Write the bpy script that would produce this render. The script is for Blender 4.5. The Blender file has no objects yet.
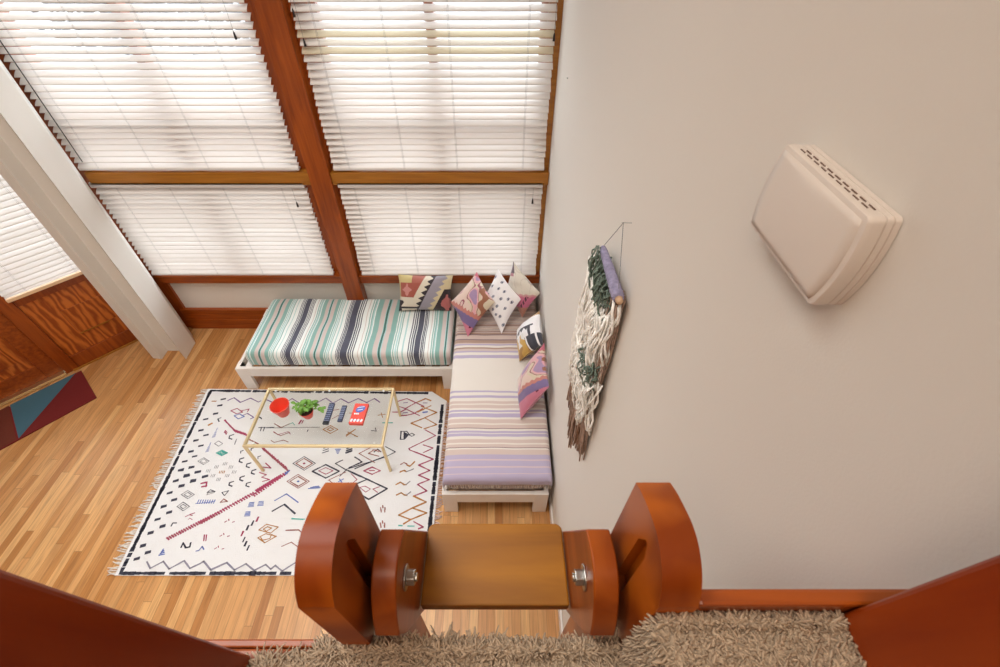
import bpy, bmesh, math, random
from mathutils import Vector, noise
random.seed(7)
C = bpy.context.scene.collection
S = bpy.context.scene

# ---------------------------------------------------------------- camera
cam = bpy.data.cameras.new('camera')
cam.lens = 16.0; cam.sensor_width = 36.0; cam.shift_x = 0.005; cam.clip_start = 0.02
cam.dof.use_dof = True; cam.dof.focus_distance = 2.6; cam.dof.aperture_fstop = 9.0
co = bpy.data.objects.new('camera', cam); C.objects.link(co)
co.location = (0, 0, 3.45); co.rotation_euler = (math.radians(44.4), 0, 0)
S.camera = co

# ---------------------------------------------------------------- world, lights, exposure
S.view_settings.view_transform = 'Standard'; S.view_settings.look = 'None'
S.view_settings.gamma = 1.0; S.view_settings.use_curve_mapping = False
S.view_settings.exposure = 0.0
w = bpy.data.worlds.new('sky'); S.world = w; w.use_nodes = True
bg = w.node_tree.nodes['Background']
bg.inputs['Color'].default_value = (0.84, 0.93, 1.0, 1); bg.inputs['Strength'].default_value = 5.4

def area(name, loc, rot, sx, sy, power, col, spread=180):
    l = bpy.data.lights.new(name, 'AREA'); l.shape = 'RECTANGLE'; l.size = sx; l.size_y = sy
    l.energy = power; l.color = col; l.spread = math.radians(spread)
    o = bpy.data.objects.new(name, l); C.objects.link(o); o.location = loc; o.rotation_euler = rot
    return o

area('ceiling_fill', (-1.9, 1.1, 5.0), (0, 0, 0), 2.6, 2.2, 68, (1.0, .98, .95), 112)  # soft fill added under the ceiling to brighten the room, no fixture there
area('loft_light', (-.6, -.9, 4.9), (math.radians(25), 0, 0), 1.2, .8, 24, (1.0, .80, .64))

# ---------------------------------------------------------------- helpers
def tag(o, label=None, cat=None, group=None, kind=None):
    if label: o['label'] = label
    if cat: o['category'] = cat
    if group: o['group'] = group
    if kind: o['kind'] = kind
    return o

def thing(name, loc, label, cat, group=None):
    o = bpy.data.objects.new(name, None); C.objects.link(o)
    o.location = loc; o.empty_display_size = 0.05
    return tag(o, label, cat, group)

class MB:
    """collects faces in world space; build() links them as one mesh object"""
    def __init__(s): s.v = []; s.f = []; s.m = []; s.c = []; s.cm = 0; s.cc = (1, 1, 1)
    def add(s, vs, fs, col=None):
        n = len(s.v); s.v += [tuple(p) for p in vs]
        for f in fs:
            s.f.append([n + i for i in f]); s.m.append(s.cm); s.c.append(col or s.cc)
        return s
    def box(s, x0, x1, y0, y1, z0, z1, xf=None):
        p = [(x, y, z) for x in (x0, x1) for y in (y0, y1) for z in (z0, z1)]
        if xf: p = [xf(*q) for q in p]
        return s.add(p, [(0,1,3,2),(4,6,7,5),(0,4,5,1),(2,3,7,6),(0,2,6,4),(1,5,7,3)])
    def prism(s, poly, h0, h1, ax='z', xf=None):
        """poly in the plane across ax, extruded along ax from h0 to h1"""
        def pt(a, b, h):
            q = {'z': (a, b, h), 'x': (h, a, b), 'y': (a, h, b)}[ax]
            return xf(*q) if xf else q
        n = len(poly)
        vs = [pt(a, b, h0) for a, b in poly] + [pt(a, b, h1) for a, b in poly]
        fs = [list(range(n))[::-1], list(range(n, 2*n))]
        fs += [(i, (i+1) % n, n + (i+1) % n, n + i) for i in range(n)]
        return s.add(vs, fs)
    def tube(s, pts, r, n=8, r2=None, closed=False, col=None):
        pts = [Vector(p) for p in pts]; vs = []; fs = []; k = len(pts)
        rs = r if isinstance(r, (list, tuple)) else [r + ((r2 if r2 is not None else r) - r) * i / max(1, k-1) for i in range(k)]
        prev = None
        for i, p in enumerate(pts):
            t = (pts[min(i+1, k-1)] - pts[max(i-1, 0)])
            t = t.normalized() if t.length > 1e-9 else Vector((0, 0, 1))
            if prev is None:
                a = Vector((0, 0, 1)) if abs(t.z) < .9 else Vector((1, 0, 0))
                u = t.cross(a).normalized()
            else:
                u = (prev - t * prev.dot(t)); u = u.normalized() if u.length > 1e-6 else t.orthogonal().normalized()
            prev = u; b = t.cross(u)
            for j in range(n):
                an = 2*math.pi*j/n; vs.append(p + (u*math.cos(an) + b*math.sin(an)) * rs[i])
        for i in range(k-1):
            for j in range(n):
                fs.append((i*n+j, i*n+(j+1) % n, (i+1)*n+(j+1) % n, (i+1)*n+j))
        fs.append(list(range(n))[::-1]); fs.append([(k-1)*n + j for j in range(n)])
        return s.add(vs, fs, col)
    def lathe(s, prof, cx, cy, n=28, closed=True):
        vs = []; fs = []; k = len(prof)
        for r, z in prof:
            for j in range(n):
                a = 2*math.pi*j/n; vs.append((cx + r*math.cos(a), cy + r*math.sin(a), z))
        for i in range(k-1):
            for j in range(n): fs.append((i*n+j, i*n+(j+1) % n, (i+1)*n+(j+1) % n, (i+1)*n+j))
        if closed: fs.append(list(range(n))[::-1]); fs.append([(k-1)*n+j for j in range(n)])
        return s.add(vs, fs)
    def build(s, name, mats, parent=None, smooth=False, bevel=0, loc=None, segs=2):
        if not isinstance(mats, (list, tuple)): mats = [mats]
        org = Vector(parent.matrix_basis.translation) if parent else Vector(loc or (0, 0, 0))
        if parent and parent.parent: org = org + Vector(parent.parent.matrix_basis.translation)
        me = bpy.data.meshes.new(name)
        me.from_pydata([tuple(Vector(p) - org) for p in s.v], [], s.f)
        for m in mats: me.materials.append(m)
        for i, p in enumerate(me.polygons): p.material_index = s.m[i]; p.use_smooth = bool(smooth)
        if any(c != (1, 1, 1) for c in s.c):
            at = me.color_attributes.new('Col', 'FLOAT_COLOR', 'CORNER')
            buf = []
            for i, p in enumerate(me.polygons): buf += list(s.c[i] + (1.0,)) * p.loop_total
            at.data.foreach_set('color', buf)
        bm = bmesh.new(); bm.from_mesh(me); bmesh.ops.recalc_face_normals(bm, faces=bm.faces)
        if smooth == 'auto':
            for e in bm.edges: e.smooth = len(e.link_faces) == 2 and e.calc_face_angle(0) < .5
        bm.to_mesh(me); bm.free()
        o = bpy.data.objects.new(name, me); C.objects.link(o)
        if parent: o.parent = parent
        elif loc: o.location = loc
        if bevel:
            b = o.modifiers.new('bevel', 'BEVEL'); b.width = bevel; b.segments = segs; b.limit_method = 'ANGLE'
            b.angle_limit = math.radians(40)
        return o

def box(name, b, mat, parent=None, bevel=0.002, **k): return MB().box(*b).build(name, mat, parent, bevel=bevel, **k)
def struct(o): o['kind'] = 'structure'; return o

def lin(c):
    return tuple(((v/255) / 12.92 if v/255 <= .04045 else ((v/255 + .055) / 1.055) ** 2.4) for v in c)

# ---------------------------------------------------------------- materials
def mat(name, rgb, rough=.6, metal=0, spec=.5, noise_amt=0, noise_scale=8, bump=0, bump_scale=60, attr=False, transl=0, sheen=0):
    m = bpy.data.materials.new(name); m.use_nodes = True; nt = m.node_tree; N = nt.nodes; L = nt.links
    b = N['Principled BSDF']; b.inputs['Roughness'].default_value = rough; b.inputs['Metallic'].default_value = metal
    b.inputs['Specular IOR Level'].default_value = spec
    if sheen: b.inputs['Sheen Weight'].default_value = sheen
    c = lin(rgb) + (1,)
    b.inputs['Base Color'].default_value = c
    tc = N.new('ShaderNodeTexCoord')
    src = None
    if attr:
        a = N.new('ShaderNodeAttribute'); a.attribute_name = 'Col'; src = a.outputs['Color']
    if noise_amt:
        t = N.new('ShaderNodeTexNoise'); t.inputs['Scale'].default_value = noise_scale; t.inputs['Detail'].default_value = 4
        L.new(tc.outputs['Object'], t.inputs['Vector'])
        mr = N.new('ShaderNodeMapRange'); mr.inputs['From Min'].default_value = .3; mr.inputs['From Max'].default_value = .7
        mr.inputs['To Min'].default_value = 1-noise_amt; mr.inputs['To Max'].default_value = 1+noise_amt
        L.new(t.outputs['Fac'], mr.inputs['Value'])
        vm = N.new('ShaderNodeVectorMath'); vm.operation = 'SCALE'
        if src: L.new(src, vm.inputs[0])
        else: vm.inputs[0].default_value = c[:3]
        L.new(mr.outputs['Result'], vm.inputs['Scale']); src = vm.outputs['Vector']
    if src: L.new(src, b.inputs['Base Color'])
    if bump:
        t = N.new('ShaderNodeTexNoise'); t.inputs['Scale'].default_value = bump_scale; t.inputs['Detail'].default_value = 5
        L.new(tc.outputs['Object'], t.inputs['Vector'])
        bp = N.new('ShaderNodeBump'); bp.inputs['Strength'].default_value = bump; bp.inputs['Distance'].default_value = .01
        L.new(t.outputs['Fac'], bp.inputs['Height']); L.new(bp.outputs['Normal'], b.inputs['Normal'])
    if transl:
        tr = N.new('ShaderNodeBsdfTranslucent'); tr.inputs['Color'].default_value = c
        mx = N.new('ShaderNodeMixShader'); mx.inputs[0].default_value = transl
        L.new(b.outputs[0], mx.inputs[1]); L.new(tr.outputs[0], mx.inputs[2]); L.new(mx.outputs[0], N['Material Output'].inputs[0])
    return m

def wood(name, c1, c2, axis='z', rough=.35, scale=1.0, streak=14, rings=0, spec=.5, rot=0, coat=0):
    """grain runs along axis"""
    m = bpy.data.materials.new(name); m.use_nodes = True; nt = m.node_tree; N = nt.nodes; L = nt.links
    b = N['Principled BSDF']; b.inputs['Roughness'].default_value = rough; b.inputs['Specular IOR Level'].default_value = spec
    b.inputs['Coat Weight'].default_value = coat; b.inputs['Coat Roughness'].default_value = .15
    tc = N.new('ShaderNodeTexCoord'); mp = N.new('ShaderNodeMapping')
    sc = {'x': (1, streak, streak), 'y': (streak, 1, streak), 'z': (streak, streak, 1)}[axis]
    mp.inputs['Scale'].default_value = tuple(v*scale for v in sc); mp.inputs['Rotation'].default_value = (0, 0, rot)
    L.new(tc.outputs['Object'], mp.inputs['Vector'])
    t = N.new('ShaderNodeTexNoise'); t.inputs['Scale'].default_value = 2.5; t.inputs['Detail'].default_value = 6; t.inputs['Distortion'].default_value = .6
    L.new(mp.outputs[0], t.inputs['Vector'])
    fac = t.outputs['Fac']
    if rings:
        wv = N.new('ShaderNodeTexWave'); wv.wave_type = 'RINGS'; wv.inputs['Scale'].default_value = rings
        wv.inputs['Distortion'].default_value = 11; wv.inputs['Detail'].default_value = 3; wv.inputs['Detail Scale'].default_value = 1.2
        mp2 = N.new('ShaderNodeMapping'); mp2.inputs['Scale'].default_value = {'x': (.25, 1, 1), 'y': (1, .25, 1), 'z': (1, 1, .25)}[axis]
        L.new(tc.outputs['Object'], mp2.inputs[0]); L.new(mp2.outputs[0], wv.inputs['Vector'])
        mm = N.new('ShaderNodeMix'); mm.data_type = 'FLOAT'; mm.inputs[0].default_value = .6
        L.new(t.outputs['Fac'], mm.inputs[2]); L.new(wv.outputs['Fac'], mm.inputs[3]); fac = mm.outputs[0]
    r = N.new('ShaderNodeValToRGB'); r.color_ramp.elements[0].position = .25 if rings else .32; r.color_ramp.elements[1].position = .75 if rings else .68
    r.color_ramp.elements[0].color = lin(c1) + (1,); r.color_ramp.elements[1].color = lin(c2) + (1,)
    L.new(fac, r.inputs[0]); L.new(r.outputs[0], b.inputs['Base Color'])
    bp = N.new('ShaderNodeBump'); bp.inputs['Strength'].default_value = .06; bp.inputs['Distance'].default_value = .003
    L.new(t.outputs['Fac'], bp.inputs['Height']); L.new(bp.outputs[0], b.inputs['Normal'])
    return m

def floor_mat():
    m = bpy.data.materials.new('strip_floor'); m.use_nodes = True; nt = m.node_tree; N = nt.nodes; L = nt.links
    b = N['Principled BSDF']; b.inputs['Roughness'].default_value = .33; b.inputs['Specular IOR Level'].default_value = .45
    tc = N.new('ShaderNodeTexCoord'); sp = N.new('ShaderNodeSeparateXYZ'); L.new(tc.outputs['Object'], sp.inputs[0])
    def mth(op, a, bb=None):
        n = N.new('ShaderNodeMath'); n.operation = op
        for i, v in enumerate((a, bb)):
            if v is None: continue
            if isinstance(v, (int, float)): n.inputs[i].default_value = v
            else: L.new(v, n.inputs[i])
        return n.outputs[0]
    xs = mth('DIVIDE', sp.outputs['X'], .0572); xi = mth('FLOOR', xs); xf = mth('FRACT', xs)
    wn = N.new('ShaderNodeTexWhiteNoise'); wn.noise_dimensions = '1D'; L.new(xi, wn.inputs['W'])
    ys = mth('ADD', mth('DIVIDE', sp.outputs['Y'], 1.15), mth('MULTIPLY', wn.outputs['Value'], 7.3))
    yi = mth('FLOOR', ys); yf = mth('FRACT', ys)
    cb = N.new('ShaderNodeCombineXYZ'); L.new(xi, cb.inputs[0]); L.new(yi, cb.inputs[1])
    w2 = N.new('ShaderNodeTexWhiteNoise'); w2.noise_dimensions = '2D'; L.new(cb.outputs[0], w2.inputs['Vector'])
    r = N.new('ShaderNodeValToRGB'); e = r.color_ramp.elements
    e[0].position = 0; e[0].color = lin((172, 114, 62)) + (1,); e[1].position = 1; e[1].color = lin((220, 170, 112)) + (1,)
    for p, c in ((.1, (184, 126, 70)), (.35, (198, 142, 86)), (.7, (208, 154, 98))):
        k = e.new(p); k.color = lin(c) + (1,)
    L.new(w2.outputs['Value'], r.inputs[0])
    mp = N.new('ShaderNodeMapping'); mp.inputs['Scale'].default_value = (34, 2.2, 1)
    off = N.new('ShaderNodeVectorMath'); off.operation = 'ADD'; L.new(tc.outputs['Object'], off.inputs[0])
    sc = N.new('ShaderNodeVectorMath'); sc.operation = 'SCALE'; sc.inputs['Scale'].default_value = 9; L.new(w2.outputs['Color'], sc.inputs[0])
    L.new(sc.outputs[0], off.inputs[1]); L.new(off.outputs[0], mp.inputs[0])
    t = N.new('ShaderNodeTexNoise'); t.inputs['Scale'].default_value = 1.3; t.inputs['Detail'].default_value = 6; t.inputs['Distortion'].default_value = 1.2
    L.new(mp.outputs[0], t.inputs[0])
    mr = N.new('ShaderNodeMapRange'); mr.inputs['From Min'].default_value = .3; mr.inputs['From Max'].default_value = .62
    mr.inputs['To Min'].default_value = .74; mr.inputs['To Max'].default_value = 1.04; L.new(t.outputs['Fac'], mr.inputs[0])
    s1 = mth('GREATER_THAN', mth('ABSOLUTE', mth('SUBTRACT', xf, .5)), .478)
    s2 = mth('GREATER_THAN', mth('ABSOLUTE', mth('SUBTRACT', yf, .5)), .4985)
    seam = mth('MULTIPLY', mth('MAXIMUM', s1, s2), .38)
    fac = mth('MULTIPLY', mr.outputs[0], mth('SUBTRACT', 1, seam))
    o2 = N.new('ShaderNodeVectorMath'); o2.operation = 'SCALE'; L.new(r.outputs[0], o2.inputs[0]); L.new(fac, o2.inputs['Scale'])
    # the red of the stain deepens where the grain is dark
    g = N.new('ShaderNodeGamma'); g.inputs['Gamma'].default_value = 1.0; L.new(o2.outputs[0], g.inputs[0]); L.new(g.outputs[0], b.inputs['Base Color'])
    bp = N.new('ShaderNodeBump'); bp.inputs['Strength'].default_value = .15; bp.inputs['Distance'].default_value = .002
    L.new(fac, bp.inputs['Height']); L.new(bp.outputs[0], b.inputs['Normal'])
    return m

def glass_mat(name, rough=.02, tint=(1, 1, 1), refl=.12):
    m = bpy.data.materials.new(name); m.use_nodes = True; N = m.node_tree.nodes; L = m.node_tree.links
    N.remove(N['Principled BSDF'])
    t = N.new('ShaderNodeBsdfTransparent'); t.inputs[0].default_value = tint + (1,)
    g = N.new('ShaderNodeBsdfGlossy'); g.inputs['Roughness'].default_value = rough
    ge = N.new('ShaderNodeNewGeometry'); fr = N.new('ShaderNodeLayerWeight'); fr.inputs['Blend'].default_value = refl
    ml = N.new('ShaderNodeMath'); ml.operation = 'MULTIPLY'; inv = N.new('ShaderNodeMath'); inv.operation = 'SUBTRACT'; inv.inputs[0].default_value = 1
    L.new(ge.outputs['Backfacing'], inv.inputs[1]); L.new(fr.outputs['Fresnel'], ml.inputs[0]); L.new(inv.outputs[0], ml.inputs[1])
    mx = N.new('ShaderNodeMixShader'); L.new(ml.outputs[0], mx.inputs[0]); L.new(t.outputs[0], mx.inputs[1]); L.new(g.outputs[0], mx.inputs[2])
    L.new(mx.outputs[0], N['Material Output'].inputs[0]); return m

M = {}
M['floor'] = floor_mat()
M['wall'] = mat('warm_white_paint', (226, 220, 211), .75, bump=.05, bump_scale=220)
M['fir_z'] = wood('red_fir_vertical', (128, 54, 8), (166, 80, 20), 'z', .32)
M['fir_x'] = wood('red_fir_horizontal', (128, 54, 8), (166, 80, 20), 'x', .32)
M['fir_y'] = wood('red_fir_deep', (128, 54, 8), (166, 80, 20), 'y', .32)
M['ochre'] = wood('ochre_fir', (150, 92, 22), (178, 118, 40), 'x', .35)
M['ply'] = wood('veneer_plywood', (146, 66, 16), (200, 112, 44), 'z', .3, rings=8)
M['post'] = wood('stained_post_wood', (130, 54, 6), (174, 88, 18), 'z', .36, streak=6, rings=5, spec=.3)
M['rail'] = wood('stained_rail_wood', (128, 54, 8), (162, 80, 20), 'y', .34, streak=8, spec=.35)
M['board'] = wood('golden_board_wood', (136, 84, 6), (166, 108, 14), 'x', .5, streak=9)
M['dark_red'] = wood('dark_red_plank', (124, 38, 6), (158, 66, 14), 'z', .35, streak=5)
M['slat'] = mat('blind_slat', (238, 232, 226), .5, transl=.04)
M['rail_white'] = mat('blind_rail', (232, 226, 222), .5, transl=.2)
M['cream_rail'] = mat('cream_rail', (236, 200, 160), .5)
M['cord'] = mat('cord', (120, 118, 118), .8)
M['dark_cord'] = mat('dark_cord', (50, 42, 40), .7)
M['glass'] = glass_mat('window_glass')
M['white_paint'] = mat('white_painted_wood', (232, 224, 216), .5, noise_amt=.03)
M['cloth'] = mat('woven_cloth', (255, 255, 255), .85, attr=True, bump=.12, bump_scale=300, sheen=.35)
M['brass'] = mat('brass', (226, 204, 160), .42, metal=1.0)
M['steel'] = mat('zinc_steel', (190, 190, 186), .3, metal=1.0)
M['plastic'] = mat('chime_plastic', (224, 213, 202), .42)
M['dark'] = mat('dark_slot', (112, 86, 72), .8)
M['red_plastic'] = mat('red_plastic', (235, 84, 62), .4)
M['leaf'] = mat('leaf_green', (104, 150, 52), .5, noise_amt=.35, noise_scale=30)
M['soil'] = mat('soil', (60, 40, 30), .9)
M['navy'] = mat('navy_plastic', (54, 62, 88), .45)
M['key'] = mat('remote_key', (150, 160, 190), .5)
M['black'] = mat('black_plastic', (26, 26, 32), .4)
M['white'] = mat('white_ink', (238, 238, 240), .5)
M['blue_ink'] = mat('blue_ink', (90, 110, 190), .5)
M['box_red'] = mat('box_red', (230, 82, 66), .5)
M['table_glass'] = glass_mat('table_glass', .0, (.96,.965,.955))
M['carpet_base'] = mat('carpet_base', (110, 94, 80), .95)
M['shag'] = mat('shag_pile', (255,255,255), .9, attr=True)
M['ground'] = mat('pale_concrete', (170, 172, 176), .9, noise_amt=.1, noise_scale=2)

# ---------------------------------------------------------------- room shell
YB = 3.479; XW = .436
struct(box('floor', (-6.2, .6, -1.6, 3.75, -.12, 0), M['floor'], bevel=0))
# long white wall on the right
struct(box('wall_right', (XW, .60, -1.6, 3.75, -.12, 5.2), M['wall'], bevel=0))
struct(box('ceiling', (-6.2, .6, -1.6, 3.75, 5.2, 5.3), M['wall'], bevel=0))
struct(box('wall_rear', (-6.2, .6, -1.7, -1.6, -.12, 5.3), M['wall'], bevel=0))
struct(box('wall_far_left', (-6.3, -6.2, -1.7, 3.75, -.12, 5.3), M['wall'], bevel=0))
# window wall: plaster only below the sills and above the heads
b = MB()
b.box(-3.70, XW, 3.50, 3.66, 0, .66)
b.box(-3.70, XW, 3.50, 3.66, 3.62, 5.2)
struct(b.build('wall_back', M['wall']))
b = MB(); b.box(-3.33, XW, 3.452, 3.50, 0, .135); b.box(-3.33, XW, 3.462, 3.50, .135, .262); b.box(-3.33, XW, 3.456, 3.50, .262, .272)
struct(b.build('baseboard_back', M['fir_x'], bevel=.004))
struct(box('baseboard_right', (.424, XW, .2, 3.45, 0, .10), M['white_paint'], bevel=.003))
# timber: left stile, corner stile, mullion, sill, transom, head
struct(box('trim_1', (-3.62, -3.285, 3.470, 3.66, 0, 3.62), M['fir_z'], bevel=.004))
b = MB(); b.box(-1.495, -1.325, 3.385, 3.50, .0, 5.2); b.box(-1.60, -1.20, 3.49, 3.66, .62, 3.62)
struct(b.build('trim_2', M['fir_z'], bevel=.006))
struct(box('trim_3', (.345, XW, 3.475, 3.66, .62, 3.62), M['ochre'], bevel=.003))
b = MB()
b.box(-3.30, -1.495, 3.412, 3.66, 1.70, 1.805); b.box(-1.325, XW-.002, 3.412, 3.66, 1.70, 1.805)
struct(b.build('trim_4', M['ochre'], bevel=.004))
b = MB()
for x0, x1 in ((-3.30, -1.495), (-1.325, XW-.002)):
    b.box(x0, x1, 3.43, 3.66, .655, .745); b.box(x0, x1, 3.41, 3.66, .745, .762)
struct(b.build('trim_5', M['fir_x'], bevel=.004))
b = MB(); b.box(-3.30, -1.495, 3.44, 3.66, 3.50, 3.64); b.box(-1.325, XW-.002, 3.44, 3.66, 3.50, 3.64)
struct(b.build('trim_6', M['fir_x'], bevel=.004))
# sashes and panes
k = 0
for x0, x1 in ((-3.285, -1.60), (-1.20, .345)):
    for z0, z1, cross in ((.762, 1.70, False), (1.805, 3.50, True)):
        k += 1
        b = MB(); xc = (x0+x1)/2; fw = .045
        b.box(x0, x0+fw, 3.51, 3.57, z0, z1); b.box(x1-fw, x1, 3.51, 3.57, z0, z1)
        b.box(x0+fw, x1-fw, 3.51, 3.57, z0, z0+fw); b.box(x0+fw, x1-fw, 3.51, 3.57, z1-fw, z1)
        b.box(xc-.03, xc+.03, 3.482, 3.572, z0+fw, z1-fw)
        if cross:
            b.box(x0+fw, xc-.03, 3.485, 3.57, 2.17, 2.23); b.box(xc+.03, x1-fw, 3.485, 3.57, 2.17, 2.23)
        o = struct(b.build('window_%d' % k, M['fir_z'], bevel=.003))
        if cross:
            ps = [(x0+fw, xc-.03, z0+fw, 2.17), (xc+.03, x1-fw, z0+fw, 2.17), (x0+fw, xc-.03, 2.23, z1-fw), (xc+.03, x1-fw, 2.23, z1-fw)]
        else: ps = [(x0+fw, xc-.03, z0+fw, z1-fw), (xc+.03, x1-fw, z0+fw, z1-fw)]
        for a0, a1, c0, c1 in ps: MB().box(a0, a1, 3.545, 3.549, c0, c1).build('pane', M['glass'], o)

# the white column in the corner (notched foot)
poly = [(-3.52, 3.02), (-3.422, 3.008), (-3.424, 3.126), (-3.304, 3.122), (-3.174, 3.006), (-3.187, 3.237), (-3.29, 3.37), (-3.56, 3.30)]
o = MB().prism(poly, 0, 5.2).build('wall_column', M['wall'], bevel=.003); struct(o)

# ---------------------------------------------------------------- angled entry wall (s runs left along the wall, n out of it)
P0 = Vector((-3.823, 3.311)); DS = Vector((-.688, -.726)).normalized(); DN = Vector((.726, -.688)).normalized()
def wl(s_, n_, z_): q = P0 + DS*s_ + DN*n_; return (q.x, q.y, z_)
AZ = math.atan2(DS.y, DS.x)
def wbox(mb, s0, s1, n0, n1, z0, z1): return mb.box(s0, s1, n0, n1, z0, z1, xf=wl)
b = MB(); wbox(b, -.45, 3.2, -.14, -.02, 2.35, 5.2); wbox(b, 1.75, 3.2, -.14, -.02, 0, 2.35)
struct(b.build('wall_left', M['wall']))
# side light: frame, lower panel, sill, baseboard
b = MB()
wbox(b, .555, .665, -.12, .02, 0, 2.35)      # jamb between side light and door
wbox(b, -.42, -.30, -.12, .02, 0, 2.35)
wbox(b, -.30, .555, -.12, .015, .82, .93)
wbox(b, -.30, .555, -.12, .015, .0, .155)
wbox(b, -.30, .555, -.12, .015, 2.25, 2.35)
wbox(b, .665, 1.75, -.12, .02, 2.22, 2.35)
struct(b.build('trim_7', M['fir_z'], bevel=.004))
b = MB(); wbox(b, -.38, .61, .02, .034, 0, .018); struct(b.build('trim_8', M['ochre'], bevel=.003))
b = MB(); wbox(b, -.30, .555, -.06, -.006, .155, .82); lp = struct(b.build('trim_9', M['ply']))
b = MB()
for s0, s1, z0, z1 in ((-.24, .355, .345, .625),):
    wbox(b, s0, s1, -.006, .008, z0, z1)
b.build('raised_panel', M['ply'], lp, bevel=.005)
b = MB(); wbox(b, .10, .355, .004, .012, .335, .345); b.build('edge_highlight', M['ochre'], lp)  # paler strip paints the lit lower edge of the raised panel
b = MB(); wbox(b, -.30, .555, -.09, -.084, .93, 2.25); g = struct(b.build('window_5', M['glass']))
# door
D = MB()
wbox(D, .672, .80, -.075, -.03, .02, 2.2); wbox(D, 1.55, 1.70, -.075, -.03, .02, 2.2)
wbox(D, .80, 1.55, -.075, -.03, .02, .19); wbox(D, .80, 1.55, -.075, -.03, .86, 1.0); wbox(D, .80, 1.55, -.075, -.03, 2.06, 2.2)
door = struct(D.build('door_1', M['fir_x'], bevel=.004))
b = MB(); wbox(b, .80, 1.55, -.07, -.045, .19, .86); dp_ = b.build('door_panel', M['ply'], door)
b = MB(); wbox(b, .88, 1.47, -.045, -.034, .29, .76); b.build('raised_panel', M['ply'], dp_, bevel=.006)
b = MB(); wbox(b, .80, 1.55, -.06, -.055, 1.0, 2.06); b.build('pane', M['glass'], door)
b = MB(); wbox(b, .665, 1.72, -.10, .045, 0, .018); wbox(b, .665, 1.72, -.03, .03, .018, .026)
th = tag(b.build('threshold', M['brass'], door, bevel=.003), 'brass threshold strip')

# ground outside the windows
struct(box('ground', (-22, 14, 3.8, 26, -.45, -.35), M['ground'], bevel=0))

b = MB(); rnd_ = random.Random(3)
for i in range(1500):
    t_ = rnd_.random(); c_ = Vector((-13.5 + 6.5*t_ + rnd_.gauss(0, .2), 16.5 + rnd_.gauss(0, .35), -.35 + 2.1*rnd_.random()**.8))
    q1 = Vector([rnd_.gauss(0, 1) for _ in range(3)]).normalized()*.17; q2 = q1.orthogonal().normalized()*.09
    b.add([c_-q1, c_+q2, c_+q1, c_-q2], [(0, 1, 2, 3)])
hd = b.build('hedge', mat('hedge_leaf', (52, 66, 74), .8), loc=(-10.2, 16.5, -.35))
tag(hd, 'dark hedge outside, glimpsed between the slats of the upper left blind', 'hedge')

# ---------------------------------------------------------------- blinds
def blind(name_lab, x0, x1, z0, z1, pitch, cords, yc=3.44, xf=None, tilt=33.5, top_cream=(), tassels=(), wand=None, bottom=True):
    lab, = name_lab,
    base = xf((x0+x1)/2, yc, z0) if xf else ((x0+x1)/2, yc, z0)
    t = thing('venetian_blind', base, lab, 'window blind', 'white venetian blinds')
    sl = MB(); hw = .0255; th_ = math.radians(tilt); dy = hw*math.cos(th_); dz = hw*math.sin(th_)
    n = int((z1 - z0) / pitch)
    cream = MB()
    f = xf or (lambda a, b_, c: (a, b_, c))
    for i in range(n):
        z = z0 + .035 + pitch*i
        jx = random.uniform(-.004, .004); jt = random.uniform(-.0015, .0015)
        tgt = cream if i in top_cream else sl
        # gently crowned slat, 2.5 mm thick
        prof = []
        for q in range(5):
            u = -1 + 2*q/4; prof.append((yc + u*dy - dz*.06*(1-u*u), z + u*(dz+jt) + dy*.10*(1-u*u)))
        for q in range(4, -1, -1):
            u = -1 + 2*q/4; prof.append((yc + u*dy - dz*.06*(1-u*u) + .0012, z + u*(dz+jt) + dy*.10*(1-u*u) - .0032))
        prof.insert(0, (yc - dy - .0010, z - dz - jt - .0062)); prof.append((yc - dy + .0014, z - dz - jt - .0066))  # inner lip added, bent down so its face makes a shade line
        m_ = len(prof)
        vs = [f(x0+jx, a, c) for a, c in prof] + [f(x1+jx, a, c) for a, c in prof]
        tgt.add(vs, [list(range(m_))[::-1], list(range(m_, 2*m_))] + [(q, (q+1) % m_, m_+(q+1) % m_, m_+q) for q in range(m_)])
    sl.build('slats', M['slat'], t)
    if cream.v: tag(cream.build('slats', M['cream_slat'], t), 'cream yellowed slats')
    if bottom:
        rh = .016 if bottom is True else .030
        MB().box(x0, x1, yc-.024-(rh-.016), yc+.024, z0, z0+rh, xf=f).build('bottom_rail', bottom if not isinstance(bottom, bool) else M['rail_white'], t, bevel=.003)
    MB().box(x0, x1, yc-.028, yc+.028, z1, z1+.045, xf=f).build('head_rail', M['rail_white'], t, bevel=.003)
    for cx_ in cords:
        c = MB()
        for s_ in (-1, 1):
            c.tube([f(cx_+s_*.004, yc-.023, z1), f(cx_+s_*.004, yc-.023, z0+.01)], .0006, 4)
        c.build('ladder_cord', M['cord'], t)
    for cx_, cz_ in tassels:
        c = MB(); c.tube([f(cx_, yc-.034, z1), f(cx_, yc-.034, cz_+.02)], .001, 4)
        lc_ = c.build('lift_cord', M['cord'], t)
        c = MB(); c.tube([f(cx_, yc-.036, cz_+.025), f(cx_, yc-.036, cz_+.015), f(cx_, yc-.036, cz_-.02)], [.003, .006, .0085], 8)
        c.build('tassel', M['dark_cord'], lc_, smooth=True)
    if wand:
        MB().tube([f(*p) for p in wand], .0035, 6).build('pull_cord', M['dark_cord'], t)
    return t
M['cream_slat'] = mat('cream_slat', (226, 214, 186), .5, transl=.14)
blind('upper left white blind beside the white corner column', -3.322, -1.566, 1.822, 3.44, .0468, (-3.16, -2.72, -2.28, -1.84),
      tassels=((-1.69, 2.74),), wand=((-3.235, 3.40, 3.2), (-3.235, 3.40, 1.9)))
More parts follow.
